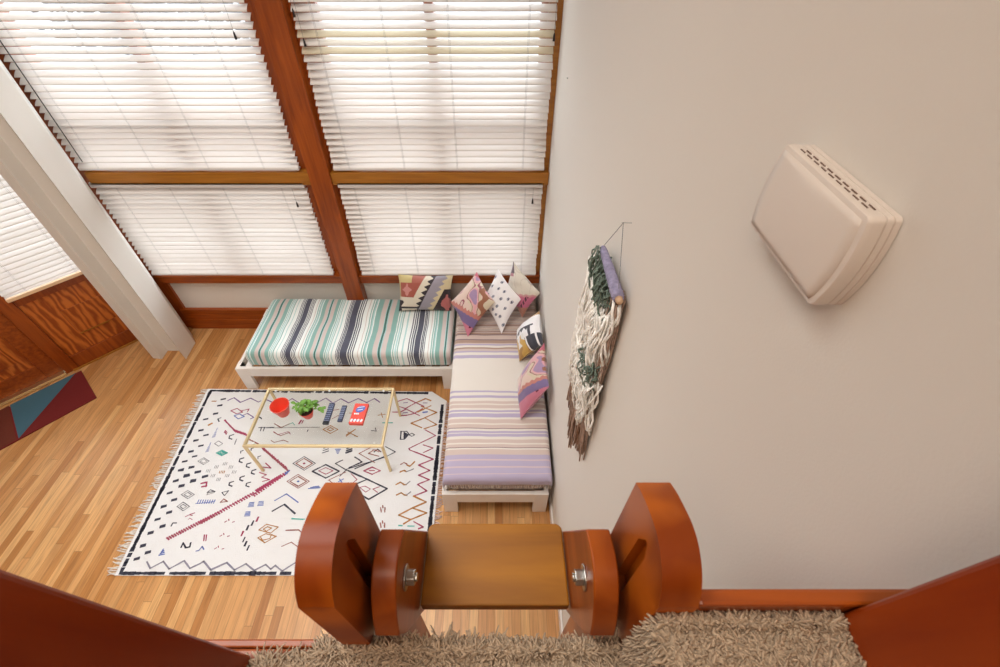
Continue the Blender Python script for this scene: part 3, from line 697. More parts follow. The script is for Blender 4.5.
# ---------------------------------------------------------------- rug
RC = {'K': (60, 60, 74), 'P': (122, 92, 142), 'M': (160, 62, 92), 'B': (92, 112, 178), 'T': (84, 176, 164), 'O': (178, 122, 62), 'R': (150, 92, 84), 'G': (138, 136, 140), 'L': (142, 138, 152)}
RUG = {
 'P': [(9,[(-2.523,2.484),(-2.477,2.516),(-2.395,2.462),(-2.318,2.511),(-2.226,2.466),(-2.209,2.48)]),(9,[(-2.179,2.463),(-2.162,2.494),(-2.06,2.447),(-2.036,2.491),(-1.975,2.46),(-1.921,2.505),(-1.83,2.449),(-1.77,2.494),(-1.684,2.449),(-1.604,2.512),(-1.521,2.452),(-1.46,2.505),(-1.375,2.456),(-1.296,2.507),(-1.207,2.46),(-1.142,2.507),(-1.083,2.463)]),(8,[(-2.321,2.313),(-2.281,2.339),(-2.206,2.296),(-2.229,2.279)]),(7,[(-0.862,2.456),(-0.823,2.461)]),(7,[(-0.846,2.345),(-0.807,2.348)]),(7,[(-0.675,2.456),(-0.635,2.456)])],
 'M': [(8,[(-2.445,2.368),(-2.398,2.394),(-2.33,2.352),(-2.381,2.335),(-2.445,2.368)]),(8,[(-2.356,2.365),(-2.285,2.387),(-2.287,2.356)]),(8,[(-2.405,2.158),(-2.407,2.135)]),(8,[(-2.394,2.148),(-2.395,2.126)]),(8,[(-2.383,2.138),(-2.384,2.116)]),(11,[(-2.46,2.268),(-2.433,2.244)]),(11,[(-2.445,2.255),(-2.418,2.232)]),(11,[(-2.43,2.243),(-2.403,2.22)]),(11,[(-2.415,2.231),(-2.388,2.208)]),(11,[(-2.4,2.219),(-2.374,2.196)]),(11,[(-2.386,2.207),(-2.359,2.184)]),(11,[(-2.371,2.195),(-2.345,2.173)]),(11,[(-2.356,2.184),(-2.33,2.161)]),(11,[(-2.342,2.172),(-2.315,2.149)]),(11,[(-2.328,2.164),(-2.302,2.141)]),(11,[(-2.314,2.159),(-2.288,2.137)]),(11,[(-2.301,2.155),(-2.275,2.132)]),(11,[(-2.287,2.15),(-2.261,2.128)]),(11,[(-2.273,2.146),(-2.248,2.123)]),(11,[(-2.26,2.141),(-2.234,2.119)]),(11,[(-2.247,2.137),(-2.221,2.114)]),(11,[(-2.233,2.132),(-2.207,2.11)]),(11,[(-2.22,2.128),(-2.194,2.105)]),(5,[(-2.458,2.27),(-2.321,2.155),(-2.198,2.11)]),(14,[(-2.013,1.988),(-1.992,1.967)]),(14,[(-1.992,1.972),(-1.971,1.951)]),(14,[(-1.971,1.957),(-1.95,1.936)]),(14,[(-1.95,1.942),(-1.929,1.921)]),(14,[(-1.929,1.927),(-1.908,1.906)]),(14,[(-1.909,1.911),(-1.888,1.891)]),(14,[(-1.888,1.896),(-1.867,1.876)]),(14,[(-1.867,1.882),(-1.847,1.861)]),(14,[(-1.847,1.867),(-1.827,1.846)]),(14,[(-1.827,1.852),(-1.807,1.832)]),(14,[(-1.807,1.837),(-1.787,1.817)]),(14,[(-1.787,1.823),(-1.767,1.803)]),(14,[(-1.767,1.808),(-1.747,1.788)]),(14,[(-1.747,1.794),(-1.727,1.774)]),(10,[(-1.743,1.76),(-1.72,1.744)]),(10,[(-1.757,1.746),(-1.734,1.73)]),(10,[(-1.771,1.731),(-1.749,1.716)]),(10,[(-1.785,1.717),(-1.763,1.702)]),(10,[(-1.8,1.703),(-1.777,1.688)]),(10,[(-1.814,1.689),(-1.791,1.674)]),(10,[(-1.828,1.676),(-1.805,1.66)]),(10,[(-1.841,1.662),(-1.819,1.646)]),(10,[(-1.855,1.648),(-1.833,1.633)]),(10,[(-1.869,1.635),(-1.846,1.619)]),(10,[(-1.883,1.621),(-1.86,1.606)]),(10,[(-1.896,1.608),(-1.874,1.593)]),(10,[(-1.91,1.594),(-1.887,1.579)]),(10,[(-1.923,1.581),(-1.901,1.566)]),(10,[(-1.937,1.568),(-1.914,1.553)]),(7,[(-1.737,1.743),(-1.937,1.566)]),(14,[(-1.999,1.976),(-1.982,1.956)]),(14,[(-1.977,1.961),(-1.959,1.941)]),(14,[(-1.955,1.945),(-1.937,1.925)]),(14,[(-1.933,1.93),(-1.915,1.91)]),(14,[(-1.911,1.914),(-1.893,1.895)]),(14,[(-1.889,1.899),(-1.872,1.88)]),(14,[(-1.867,1.884),(-1.85,1.864)]),(14,[(-1.845,1.869),(-1.829,1.849)]),(14,[(-1.824,1.854),(-1.807,1.835)]),(14,[(-1.802,1.839),(-1.786,1.82)]),(14,[(-1.781,1.824),(-1.765,1.805)]),(14,[(-1.76,1.809),(-1.744,1.79)]),(14,[(-1.774,1.733),(-1.751,1.721)]),(14,[(-1.786,1.723),(-1.764,1.711)]),(14,[(-1.799,1.713),(-1.776,1.701)]),(14,[(-1.811,1.703),(-1.788,1.691)]),(14,[(-1.823,1.693),(-1.8,1.681)]),(14,[(-1.834,1.683),(-1.812,1.671)]),(14,[(-1.846,1.673),(-1.823,1.661)]),(14,[(-1.858,1.663),(-1.835,1.651)]),(14,[(-1.87,1.653),(-1.847,1.642)]),(14,[(-1.882,1.643),(-1.859,1.632)]),(14,[(-1.893,1.633),(-1.871,1.622)]),(14,[(-1.905,1.623),(-1.882,1.612)]),(14,[(-1.917,1.614),(-1.894,1.603)]),(14,[(-1.928,1.604),(-1.906,1.593)]),(9,[(-1.946,1.586),(-1.921,1.57)]),(9,[(-1.962,1.575),(-1.937,1.558)]),(9,[(-1.977,1.563),(-1.952,1.547)]),(9,[(-1.993,1.552),(-1.968,1.535)]),(9,[(-2.008,1.54),(-1.983,1.524)]),(9,[(-2.024,1.529),(-1.999,1.513)]),(9,[(-2.039,1.517),(-2.014,1.501)]),(9,[(-2.054,1.506),(-2.029,1.49)]),(9,[(-2.069,1.495),(-2.045,1.479)]),(9,[(-2.085,1.483),(-2.06,1.468)]),(9,[(-2.1,1.472),(-2.075,1.456)]),(9,[(-2.115,1.461),(-2.09,1.445)]),(9,[(-2.129,1.45),(-2.105,1.434)]),(9,[(-2.144,1.439),(-2.12,1.423)]),(9,[(-2.159,1.428),(-2.134,1.413)]),(9,[(-2.174,1.417),(-2.149,1.402)]),(9,[(-2.189,1.406),(-2.164,1.391)]),(9,[(-2.203,1.395),(-2.178,1.38)]),(9,[(-2.218,1.384),(-2.193,1.369)]),(9,[(-2.232,1.374),(-2.208,1.359)]),(9,[(-2.247,1.363),(-2.222,1.348)]),(9,[(-2.261,1.352),(-2.236,1.337)]),(7,[(-1.943,1.577),(-2.258,1.345)]),(10,[(-2.159,1.427),(-2.134,1.412)]),(10,[(-2.174,1.418),(-2.149,1.402)]),(10,[(-2.188,1.408),(-2.163,1.393)]),(10,[(-2.203,1.399),(-2.178,1.383)]),(10,[(-2.217,1.389),(-2.192,1.374)]),(10,[(-2.231,1.38),(-2.207,1.365)]),(10,[(-2.245,1.37),(-2.221,1.355)]),(10,[(-2.26,1.361),(-2.235,1.346)]),(10,[(-2.274,1.352),(-2.249,1.337)]),(10,[(-2.288,1.343),(-2.263,1.328)]),(10,[(-2.302,1.333),(-2.277,1.318)]),(10,[(-2.316,1.324),(-2.291,1.309)]),(10,[(-2.33,1.315),(-2.305,1.3)]),(10,[(-2.344,1.306),(-2.319,1.291)]),(10,[(-2.358,1.297),(-2.333,1.282)]),(10,[(-2.371,1.288),(-2.347,1.273)]),(10,[(-2.385,1.279),(-2.36,1.264)]),(10,[(-2.399,1.27),(-2.374,1.255)]),(10,[(-2.412,1.261),(-2.388,1.246)]),(10,[(-2.426,1.252),(-2.401,1.238)]),(10,[(-2.44,1.243),(-2.415,1.229)]),(10,[(-2.453,1.234),(-2.428,1.22)]),(7,[(-1.934,1.841),(-1.871,1.794),(-1.947,1.805)]),(7,[(-1.955,1.756),(-1.889,1.735),(-1.92,1.714),(-1.848,1.693),(-1.9,1.677)]),(12,[(-2.394,1.659),(-2.36,1.669)]),(12,[(-2.375,1.632),(-2.338,1.639)]),(10,[(-2.353,1.673),(-2.34,1.632)]),(5,[(-2.39,1.39),(-2.363,1.405),(-2.34,1.399)]),(5,[(-2.364,1.407),(-2.331,1.42)]),(5,[(-2.357,1.367),(-2.35,1.379),(-2.325,1.367)]),(7,[(-2.181,1.254),(-2.166,1.211)]),(7,[(-2.165,1.254),(-2.15,1.211)]),(12,[(-1.828,1.355),(-1.825,1.387)]),(12,[(-1.901,1.248),(-1.899,1.279)]),(6,[(-2.068,1.348),(-2.056,1.358)]),(6,[(-2.048,1.371),(-2.041,1.361)]),(6,[(-2.01,1.348),(-1.996,1.352)]),(6,[(-2.06,1.243),(-2.048,1.253)]),(6,[(-2.041,1.265),(-2.034,1.255)]),(6,[(-2.003,1.243),(-1.99,1.247)]),(6,[(-2.061,1.153),(-2.049,1.162)]),(6,[(-2.042,1.174),(-2.036,1.164)]),(6,[(-2.005,1.153),(-1.992,1.156)]),(7,[(-2.18,1.254),(-2.166,1.216)]),(7,[(-2.165,1.254),(-2.152,1.216)]),(4,[(-1.611,1.837),(-1.608,1.84),(-1.603,1.837),(-1.606,1.835),(-1.611,1.837)]),(4,[(-1.617,1.837),(-1.609,1.844),(-1.597,1.837),(-1.605,1.831),(-1.617,1.837)]),(6,[(-1.467,1.77),(-1.415,1.799),(-1.347,1.77),(-1.399,1.74),(-1.467,1.77)]),(6,[(-1.192,1.746),(-1.131,1.693),(-1.156,1.667)]),(9,[(-0.918,2.473),(-0.835,2.506),(-0.663,2.416)]),(9,[(-0.896,2.416),(-0.833,2.392),(-0.748,2.456),(-0.659,2.501)]),(9,[(-0.946,2.353),(-0.873,2.353),(-0.826,2.387),(-0.691,2.314)]),(9,[(-0.868,2.314),(-0.809,2.318),(-0.746,2.337),(-0.674,2.392)]),(8,[(-0.622,2.163),(-0.525,2.105),(-0.744,1.978),(-0.736,1.964),(-0.524,1.874),(-0.639,1.824),(-0.544,1.773),(-0.628,1.732),(-0.541,1.691)]),(7,[(-0.625,2.013),(-0.535,1.982),(-0.616,1.937)]),(6,[(-1.095,1.77),(-1.031,1.807),(-0.959,1.773),(-1.017,1.737),(-1.095,1.77)]),(6,[(-1.048,1.773),(-1.007,1.775)]),(9,[(-0.732,1.962),(-0.522,1.877),(-0.643,1.822),(-0.542,1.773),(-0.632,1.732),(-0.538,1.692),(-0.63,1.652),(-0.548,1.596),(-0.649,1.554)]),(9,[(-0.623,1.353),(-0.545,1.312),(-0.58,1.299)]),(6,[(-1.095,1.627),(-1.053,1.637),(-1.005,1.612),(-1.038,1.586),(-1.095,1.627)]),(6,[(-0.936,1.632),(-0.985,1.612),(-0.942,1.584)]),(6,[(-1.085,1.768),(-1.027,1.8),(-0.951,1.771),(-1.015,1.741),(-1.085,1.768)]),(6,[(-1.041,1.771),(-1.001,1.773)]),(6,[(-1.989,2.226),(-1.922,2.186)]),(6,[(-1.972,2.145),(-1.924,2.114),(-1.844,2.145),(-1.814,2.12)]),(14,[(-1.772,2.226),(-1.762,2.264)]),(10,[(-1.747,2.232),(-1.743,2.261)])],
 'B': [(8,[(-2.393,2.313),(-2.351,2.333),(-2.296,2.304),(-2.341,2.279),(-2.393,2.313)]),(4,[(-2.495,2.087),(-2.47,2.094)]),(4,[(-2.495,2.098),(-2.472,2.105)]),(4,[(-2.494,2.11),(-2.474,2.116)]),(4,[(-2.493,2.121),(-2.477,2.127)]),(4,[(-2.493,2.132),(-2.479,2.138)]),(4,[(-2.492,2.143),(-2.481,2.15)]),(4,[(-2.491,2.155),(-2.483,2.161)]),(4,[(-2.491,2.166),(-2.485,2.172)]),(4,[(-2.49,2.177),(-2.487,2.184)]),(4,[(-2.488,1.944),(-2.464,1.952)]),(4,[(-2.487,1.955),(-2.466,1.962)]),(4,[(-2.487,1.965),(-2.469,1.973)]),(4,[(-2.486,1.976),(-2.471,1.983)]),(4,[(-2.486,1.986),(-2.473,1.994)]),(4,[(-2.485,1.997),(-2.475,2.005)]),(4,[(-2.484,2.008),(-2.477,2.016)]),(4,[(-2.484,2.019),(-2.479,2.026)]),(4,[(-2.483,2.029),(-2.481,2.037)]),(12,[(-1.718,1.77),(-1.734,1.746)]),(16,[(-1.713,1.772),(-1.734,1.743)]),(6,[(-2.347,1.493),(-2.347,1.523)]),(6,[(-2.328,1.493),(-2.329,1.523)]),(6,[(-2.31,1.493),(-2.311,1.523)]),(6,[(-2.292,1.493),(-2.292,1.523)]),(6,[(-2.274,1.493),(-2.274,1.523)]),(6,[(-2.255,1.493),(-2.256,1.523)]),(6,[(-2.237,1.493),(-2.237,1.523)]),(6,[(-2.219,1.493),(-2.219,1.523)]),(5,[(-2.359,1.492),(-2.217,1.509)]),(7,[(-2.19,1.139),(-2.17,1.142),(-2.159,1.171),(-2.137,1.15)]),(8,[(-2.446,1.11),(-2.409,1.118)]),(8,[(-2.443,1.122),(-2.417,1.13)]),(8,[(-2.441,1.133),(-2.426,1.141)]),(8,[(-2.438,1.144),(-2.434,1.153)]),(9,[(-1.93,1.06),(-1.856,1.011)]),(6,[(-1.937,1.467),(-1.894,1.47)]),(6,[(-1.937,1.478),(-1.897,1.48)]),(6,[(-1.938,1.488),(-1.9,1.491)]),(6,[(-1.938,1.499),(-1.902,1.502)]),(6,[(-1.866,1.476),(-1.822,1.479)]),(6,[(-1.866,1.487),(-1.825,1.49)]),(6,[(-1.866,1.498),(-1.828,1.5)]),(6,[(-1.866,1.508),(-1.83,1.511)]),(6,[(-1.937,1.395),(-1.895,1.397)]),(6,[(-1.937,1.405),(-1.897,1.408)]),(6,[(-1.937,1.415),(-1.9,1.418)]),(6,[(-1.938,1.426),(-1.903,1.428)]),(6,[(-1.743,1.516),(-1.67,1.573),(-1.552,1.503)]),(4,[(-1.612,1.677),(-1.609,1.68),(-1.604,1.677),(-1.607,1.675),(-1.612,1.677)]),(4,[(-1.618,1.677),(-1.61,1.684),(-1.598,1.677),(-1.606,1.671),(-1.618,1.677)]),(7,[(-1.379,1.97),(-1.333,1.97)]),(7,[(-1.37,1.957),(-1.337,1.957)]),(7,[(-1.362,1.944),(-1.34,1.944)]),(7,[(-1.354,1.931),(-1.343,1.931)]),(7,[(-1.28,1.673),(-1.243,1.699)]),(7,[(-1.276,1.699),(-1.248,1.667)]),(6,[(-1.508,1.616),(-1.413,1.622)]),(6,[(-1.492,1.624),(-1.421,1.63)]),(6,[(-1.476,1.631),(-1.429,1.638)]),(6,[(-1.746,1.517),(-1.668,1.57),(-1.554,1.501)]),(12,[(-0.665,2.349),(-0.624,2.356)])],
 'K': [(17,[(-2.589,2.495),(-2.554,2.504)]),(17,[(-2.59,2.423),(-2.556,2.431)]),(17,[(-2.589,2.332),(-2.556,2.34)]),(17,[(-2.653,2.272),(-2.62,2.28)]),(17,[(-2.642,2.155),(-2.609,2.163)]),(17,[(-2.575,2.106),(-2.542,2.114)]),(17,[(-2.638,2.053),(-2.606,2.061)]),(17,[(-2.57,2),(-2.538,2.008)]),(17,[(-2.63,1.945),(-2.598,1.953)]),(17,[(-2.576,1.899),(-2.545,1.907)]),(17,[(-2.638,1.852),(-2.607,1.86)]),(22,[(-2.555,1.799),(-2.524,1.806)]),(22,[(-2.485,1.757),(-2.454,1.764)]),(22,[(-2.561,1.725),(-2.531,1.732)]),(22,[(-2.631,1.774),(-2.6,1.781)]),(22,[(-2.406,1.718),(-2.375,1.725)]),(22,[(-2.485,1.68),(-2.454,1.686)]),(22,[(-2.557,1.636),(-2.527,1.643)]),(19,[(-2.48,1.754),(-2.449,1.765)]),(19,[(-2.554,1.718),(-2.523,1.728)]),(19,[(-2.402,1.713),(-2.371,1.724)]),(19,[(-2.626,1.678),(-2.596,1.688)]),(19,[(-2.483,1.675),(-2.452,1.685)]),(19,[(-2.558,1.635),(-2.528,1.645)]),(19,[(-2.623,1.576),(-2.594,1.585)]),(19,[(-2.559,1.519),(-2.529,1.528)]),(19,[(-2.613,1.466),(-2.584,1.475)]),(19,[(-2.546,1.419),(-2.518,1.428)]),(19,[(-2.608,1.366),(-2.579,1.374)]),(19,[(-2.542,1.313),(-2.514,1.322)]),(19,[(-2.606,1.265),(-2.578,1.273)]),(19,[(-2.612,1.173),(-2.585,1.181)]),(19,[(-2.55,1.126),(-2.523,1.134)]),(19,[(-2.607,1.082),(-2.58,1.09)]),(9,[(-2.504,2.292),(-2.526,2.279),(-2.503,2.25)]),(9,[(-2.315,2.116),(-2.346,2.103),(-2.341,2.078),(-2.31,2.068)]),(9,[(-2.135,1.889),(-2.165,1.877),(-2.161,1.854),(-2.131,1.845)]),(9,[(-2.057,1.842),(-2.087,1.831),(-2.083,1.808),(-2.053,1.799)]),(9,[(-1.992,1.782),(-2.021,1.771),(-2.018,1.749),(-1.989,1.74)]),(9,[(-2.066,1.724),(-2.095,1.712),(-2.091,1.691),(-2.062,1.682)]),(9,[(-2.135,1.677),(-2.164,1.666),(-2.16,1.645),(-2.131,1.636)]),(9,[(-1.994,1.671),(-2.023,1.661),(-2.02,1.639),(-1.991,1.631)]),(7,[(-2.167,1.959),(-2.187,1.95),(-2.18,1.932)]),(7,[(-2.085,1.985),(-2.107,1.976),(-2.1,1.958)]),(7,[(-1.998,1.907),(-2.019,1.898),(-2.012,1.88)]),(4,[(-2.495,1.47),(-2.463,1.505),(-2.396,1.47),(-2.428,1.435),(-2.495,1.47)]),(4,[(-2.471,1.47),(-2.455,1.488),(-2.42,1.47),(-2.437,1.451),(-2.471,1.47)]),(8,[(-2.463,1.319),(-2.462,1.342),(-2.433,1.342)]),(11,[(-2.311,1.164),(-2.312,1.197),(-2.276,1.162),(-2.249,1.168),(-2.256,1.197)]),(9,[(-1.734,1.433),(-1.659,1.486),(-1.55,1.412)]),(12,[(-1.854,1.325),(-1.851,1.357)]),(12,[(-1.878,1.29),(-1.876,1.322)]),(12,[(-1.872,1.204),(-1.869,1.235)]),(12,[(-1.848,1.175),(-1.845,1.205)]),(12,[(-1.818,1.146),(-1.815,1.176)]),(5,[(-2.31,1.584),(-2.294,1.607),(-2.247,1.591),(-2.31,1.584)]),(5,[(-2.191,1.584),(-2.143,1.598),(-2.159,1.557),(-2.191,1.584)]),(5,[(-1.702,1.837),(-1.626,1.901),(-1.512,1.837),(-1.588,1.775),(-1.702,1.837)]),(10,[(-1.518,1.766),(-1.422,1.826),(-1.294,1.766),(-1.39,1.706),(-1.518,1.766)]),(7,[(-1.482,1.934),(-1.433,1.954)]),(7,[(-1.481,1.957),(-1.438,1.974)]),(7,[(-1.481,1.98),(-1.443,1.994)]),(7,[(-1.279,1.931),(-1.23,1.951)]),(7,[(-1.278,1.954),(-1.234,1.971)]),(7,[(-1.277,1.977),(-1.239,1.992)]),(7,[(-1.29,1.868),(-1.345,1.837),(-1.229,1.772)]),(9,[(-1.194,1.896),(-1.145,1.868)]),(10,[(-1.223,1.772),(-1.114,1.722)]),(9,[(-1.734,1.431),(-1.656,1.487),(-1.551,1.416)]),(12,[(-0.837,2.148),(-0.831,2.069)]),(7,[(-0.843,2.148),(-0.786,2.148),(-0.763,2.119),(-0.794,2.069),(-0.831,2.066)]),(7,[(-0.81,2.141),(-0.8,2.072)]),(7,[(-0.802,2.136),(-0.794,2.079)]),(7,[(-0.794,2.132),(-0.787,2.086)]),(7,[(-0.786,2.128),(-0.781,2.093)]),(7,[(-0.777,2.123),(-0.774,2.1)]),(6,[(-0.762,2.112),(-0.739,2.129),(-0.711,2.112),(-0.735,2.097),(-0.762,2.112)]),(7,[(-0.95,1.996),(-0.855,1.944),(-0.933,1.897),(-1.235,1.785),(-1.279,1.722)]),(10,[(-1.194,1.897),(-1.123,1.85),(-1.22,1.798)]),(10,[(-1.22,1.773),(-1.031,1.689)]),(8,[(-1.039,1.944),(-1.013,1.971),(-0.978,1.944)]),(7,[(-1.283,1.94),(-1.23,1.959)]),(7,[(-1.282,1.959),(-1.234,1.978)]),(7,[(-1.282,1.978),(-1.238,1.997)]),(4,[(-1.107,2.155),(-1.053,2.148)]),(4,[(-1.072,2.185),(-1.06,2.152)]),(11,[(-1.16,1.746),(-0.87,1.615),(-1.002,1.527),(-1.061,1.557)]),(10,[(-1.139,1.65),(-1.05,1.694)]),(8,[(-1.17,1.789),(-0.949,1.899)]),(7,[(-2.092,2.151),(-2.096,2.191)]),(7,[(-2.065,2.151),(-2.069,2.191)]),(7,[(-1.672,2.145),(-1.67,2.163)]),(4,[(-1.102,2.157),(-1.058,2.151)]),(4,[(-1.075,2.182),(-1.058,2.151)]),(5,[(-2.151,2.296),(-2.128,2.277)]),(5,[(-2.123,2.187),(-1.982,2.19)]),(8,[(-2.166,2.304),(-2.13,2.284)])],
 'O': [(9,[(-2.668,2.475),(-2.628,2.475)]),(14,[(-2.582,2.212),(-2.559,2.232)]),(5,[(-2.285,1.749),(-2.287,1.77)]),(5,[(-2.272,1.749),(-2.274,1.77)]),(5,[(-2.259,1.749),(-2.261,1.77)]),(5,[(-2.246,1.749),(-2.247,1.77)]),(6,[(-1.786,1.29),(-1.742,1.332),(-1.647,1.311),(-1.688,1.266),(-1.786,1.29)]),(6,[(-1.754,1.295),(-1.729,1.314),(-1.694,1.303),(-1.724,1.281),(-1.754,1.295)]),(6,[(-1.772,1.232),(-1.723,1.262),(-1.637,1.244),(-1.706,1.197),(-1.772,1.232)]),(6,[(-1.751,1.235),(-1.731,1.215),(-1.68,1.227),(-1.678,1.256),(-1.649,1.244)]),(10,[(-0.729,2.465),(-0.66,2.506),(-0.604,2.481)]),(10,[(-0.716,2.353),(-0.598,2.424)]),(10,[(-0.69,2.416),(-0.538,2.349),(-0.655,2.283),(-0.759,2.233),(-0.657,2.185)]),(10,[(-0.716,2.356),(-0.66,2.384)]),(9,[(-0.636,2.286),(-0.526,2.218),(-0.636,2.173)]),(9,[(-0.741,1.824),(-0.715,1.811),(-0.679,1.854)]),(8,[(-0.786,1.762),(-0.752,1.775),(-0.732,1.76)]),(7,[(-1.074,2.318),(-1.008,2.329)]),(7,[(-1.05,2.345),(-1.027,2.294)]),(7,[(-1.314,2.097),(-1.248,2.17)]),(7,[(-1.311,2.141),(-1.212,2.094),(-1.246,2.105)]),(10,[(-0.651,1.554),(-0.543,1.505),(-0.646,1.458),(-0.745,1.402),(-0.648,1.367),(-0.529,1.419),(-0.641,1.455)]),(10,[(-0.648,1.367),(-0.698,1.335)]),(10,[(-0.805,1.649),(-0.771,1.67),(-0.739,1.649),(-0.719,1.649)]),(10,[(-0.787,1.562),(-0.753,1.581),(-0.722,1.562),(-0.702,1.562)]),(9,[(-0.738,1.822),(-0.712,1.811),(-0.677,1.852)]),(8,[(-0.789,1.757),(-0.762,1.773),(-0.74,1.762)]),(7,[(-1.538,2.167),(-1.482,2.208),(-1.405,2.167),(-1.461,2.126),(-1.538,2.167)]),(7,[(-1.502,2.169),(-1.477,2.187),(-1.442,2.169),(-1.468,2.152),(-1.502,2.169)]),(6,[(-1.343,2.342),(-1.321,2.342)]),(6,[(-1.33,2.236),(-1.296,2.232)]),(8,[(-1.317,2.11),(-1.25,2.169)])],
 'G': [(5,[(-2.445,2.025),(-2.421,2.051),(-2.374,2.025),(-2.398,1.999),(-2.445,2.025)]),(5,[(-2.512,1.858),(-2.478,1.89),(-2.416,1.858),(-2.449,1.826),(-2.512,1.858)]),(4,[(-2.493,1.858),(-2.472,1.877),(-2.434,1.858),(-2.455,1.839),(-2.493,1.858)]),(6,[(-2.272,2.05),(-2.266,2.016)]),(6,[(-2.272,2.061),(-2.266,2.026)]),(6,[(-2.271,2.071),(-2.266,2.037)]),(4,[(-2.345,1.792),(-2.346,1.818)]),(4,[(-2.332,1.792),(-2.333,1.818)]),(4,[(-2.319,1.792),(-2.32,1.818)]),(4,[(-2.285,1.821),(-2.286,1.847)]),(4,[(-2.272,1.821),(-2.272,1.847)]),(4,[(-2.259,1.821),(-2.259,1.847)]),(4,[(-2.223,1.792),(-2.223,1.818)]),(4,[(-2.21,1.792),(-2.21,1.818)]),(4,[(-2.197,1.792),(-2.197,1.818)]),(4,[(-2.398,1.757),(-2.399,1.782)]),(4,[(-2.385,1.757),(-2.385,1.782)]),(4,[(-2.371,1.757),(-2.372,1.782)]),(4,[(-2.178,1.747),(-2.178,1.772)]),(4,[(-2.165,1.747),(-2.165,1.772)]),(4,[(-2.152,1.747),(-2.152,1.772)]),(4,[(-2.34,1.715),(-2.34,1.74)]),(4,[(-2.327,1.715),(-2.327,1.74)]),(4,[(-2.314,1.715),(-2.314,1.74)]),(4,[(-2.223,1.715),(-2.223,1.74)]),(4,[(-2.21,1.715),(-2.21,1.74)]),(4,[(-2.197,1.715),(-2.197,1.74)]),(4,[(-2.279,1.681),(-2.28,1.706)]),(4,[(-2.266,1.681),(-2.267,1.706)]),(4,[(-2.254,1.681),(-2.254,1.706)]),(5,[(-2.509,1.566),(-2.472,1.6),(-2.403,1.566),(-2.439,1.532),(-2.509,1.566)]),(5,[(-2.485,1.566),(-2.464,1.584),(-2.427,1.566),(-2.447,1.548),(-2.485,1.566)]),(4,[(-2.303,1.563),(-2.296,1.607),(-2.25,1.584),(-2.303,1.563)]),(6,[(-0.727,1.766),(-0.682,1.783)]),(7,[(-0.724,1.649),(-0.694,1.678)]),(7,[(-0.707,1.562),(-0.677,1.589)]),(6,[(-0.74,1.76),(-0.679,1.789)]),(5,[(-2.055,2.182),(-1.573,2.191)])],
 'T': [(7,[(-2.358,1.935),(-2.346,1.944),(-2.326,1.935),(-2.338,1.926),(-2.358,1.935)]),(7,[(-2.375,1.935),(-2.35,1.953),(-2.31,1.935),(-2.334,1.917),(-2.375,1.935)]),(7,[(-2.391,1.935),(-2.354,1.962),(-2.294,1.935),(-2.331,1.908),(-2.391,1.935)]),(8,[(-1.56,1.373),(-1.464,1.371)]),(8,[(-1.564,1.375),(-1.476,1.369)]),(9,[(-1.018,2.237),(-0.927,2.237)]),(10,[(-0.733,1.323),(-0.706,1.321)]),(7,[(-0.664,1.319),(-0.614,1.318)]),(6,[(-1.922,2.186),(-1.831,2.238),(-1.806,2.213)])],
 'R': [(9,[(-2.163,2.069),(-2.142,2.057)]),(9,[(-2.146,2.061),(-2.125,2.049)]),(9,[(-2.129,2.054),(-2.108,2.041)]),(9,[(-2.113,2.046),(-2.091,2.033)]),(9,[(-2.096,2.038),(-2.075,2.026)]),(9,[(-2.079,2.03),(-2.058,2.018)]),(6,[(-2.009,1.974),(-1.718,1.77)]),(4,[(-2.136,1.415),(-2.445,1.23)]),(8,[(-1.58,1.287),(-1.484,1.29),(-1.456,1.271)]),(6,[(-1.573,1.171),(-1.511,1.201),(-1.442,1.162)]),(6,[(-2.169,1.503),(-2.154,1.53),(-2.115,1.51),(-2.169,1.503)]),(7,[(-1.676,1.837),(-1.621,1.883),(-1.537,1.837),(-1.593,1.792),(-1.676,1.837)]),(5,[(-1.7,1.677),(-1.627,1.738),(-1.516,1.677),(-1.59,1.619),(-1.7,1.677)]),(7,[(-1.675,1.677),(-1.621,1.72),(-1.54,1.677),(-1.595,1.635),(-1.675,1.677)]),(6,[(-1.366,1.686),(-1.239,1.759)]),(6,[(-1.357,1.686),(-1.312,1.654)]),(6,[(-0.795,1.827),(-0.768,1.844),(-0.735,1.824)]),(6,[(-1.014,1.844),(-1.165,1.93),(-1.045,2.006)]),(7,[(-0.989,1.903),(-1.085,1.93),(-1.043,1.964),(-0.996,1.944)]),(6,[(-1.055,1.964),(-1.012,1.964),(-0.984,1.944)]),(6,[(-0.79,1.827),(-0.767,1.846),(-0.74,1.833)]),(8,[(-0.896,1.461),(-0.891,1.442)]),(8,[(-0.862,1.461),(-0.857,1.442)]),(8,[(-0.889,1.444),(-0.884,1.425)]),(8,[(-0.861,1.444),(-0.856,1.425)]),(8,[(-0.882,1.478),(-0.877,1.459)]),(8,[(-0.877,1.342),(-0.871,1.324)]),(8,[(-0.844,1.342),(-0.839,1.324)]),(8,[(-0.87,1.326),(-0.865,1.308)]),(8,[(-0.843,1.326),(-0.838,1.308)]),(8,[(-0.863,1.358),(-0.858,1.34)]),(5,[(-1.553,2.362),(-1.447,2.382)]),(5,[(-1.487,2.277),(-1.436,2.316)]),(6,[(-1.996,2.228),(-1.918,2.187)]),(6,[(-1.918,2.187),(-1.855,2.228)]),(6,[(-1.967,2.138),(-1.896,2.103),(-1.826,2.138)]),(6,[(-1.963,2.056),(-1.929,2.036),(-1.854,2.059),(-1.806,2.04)])],
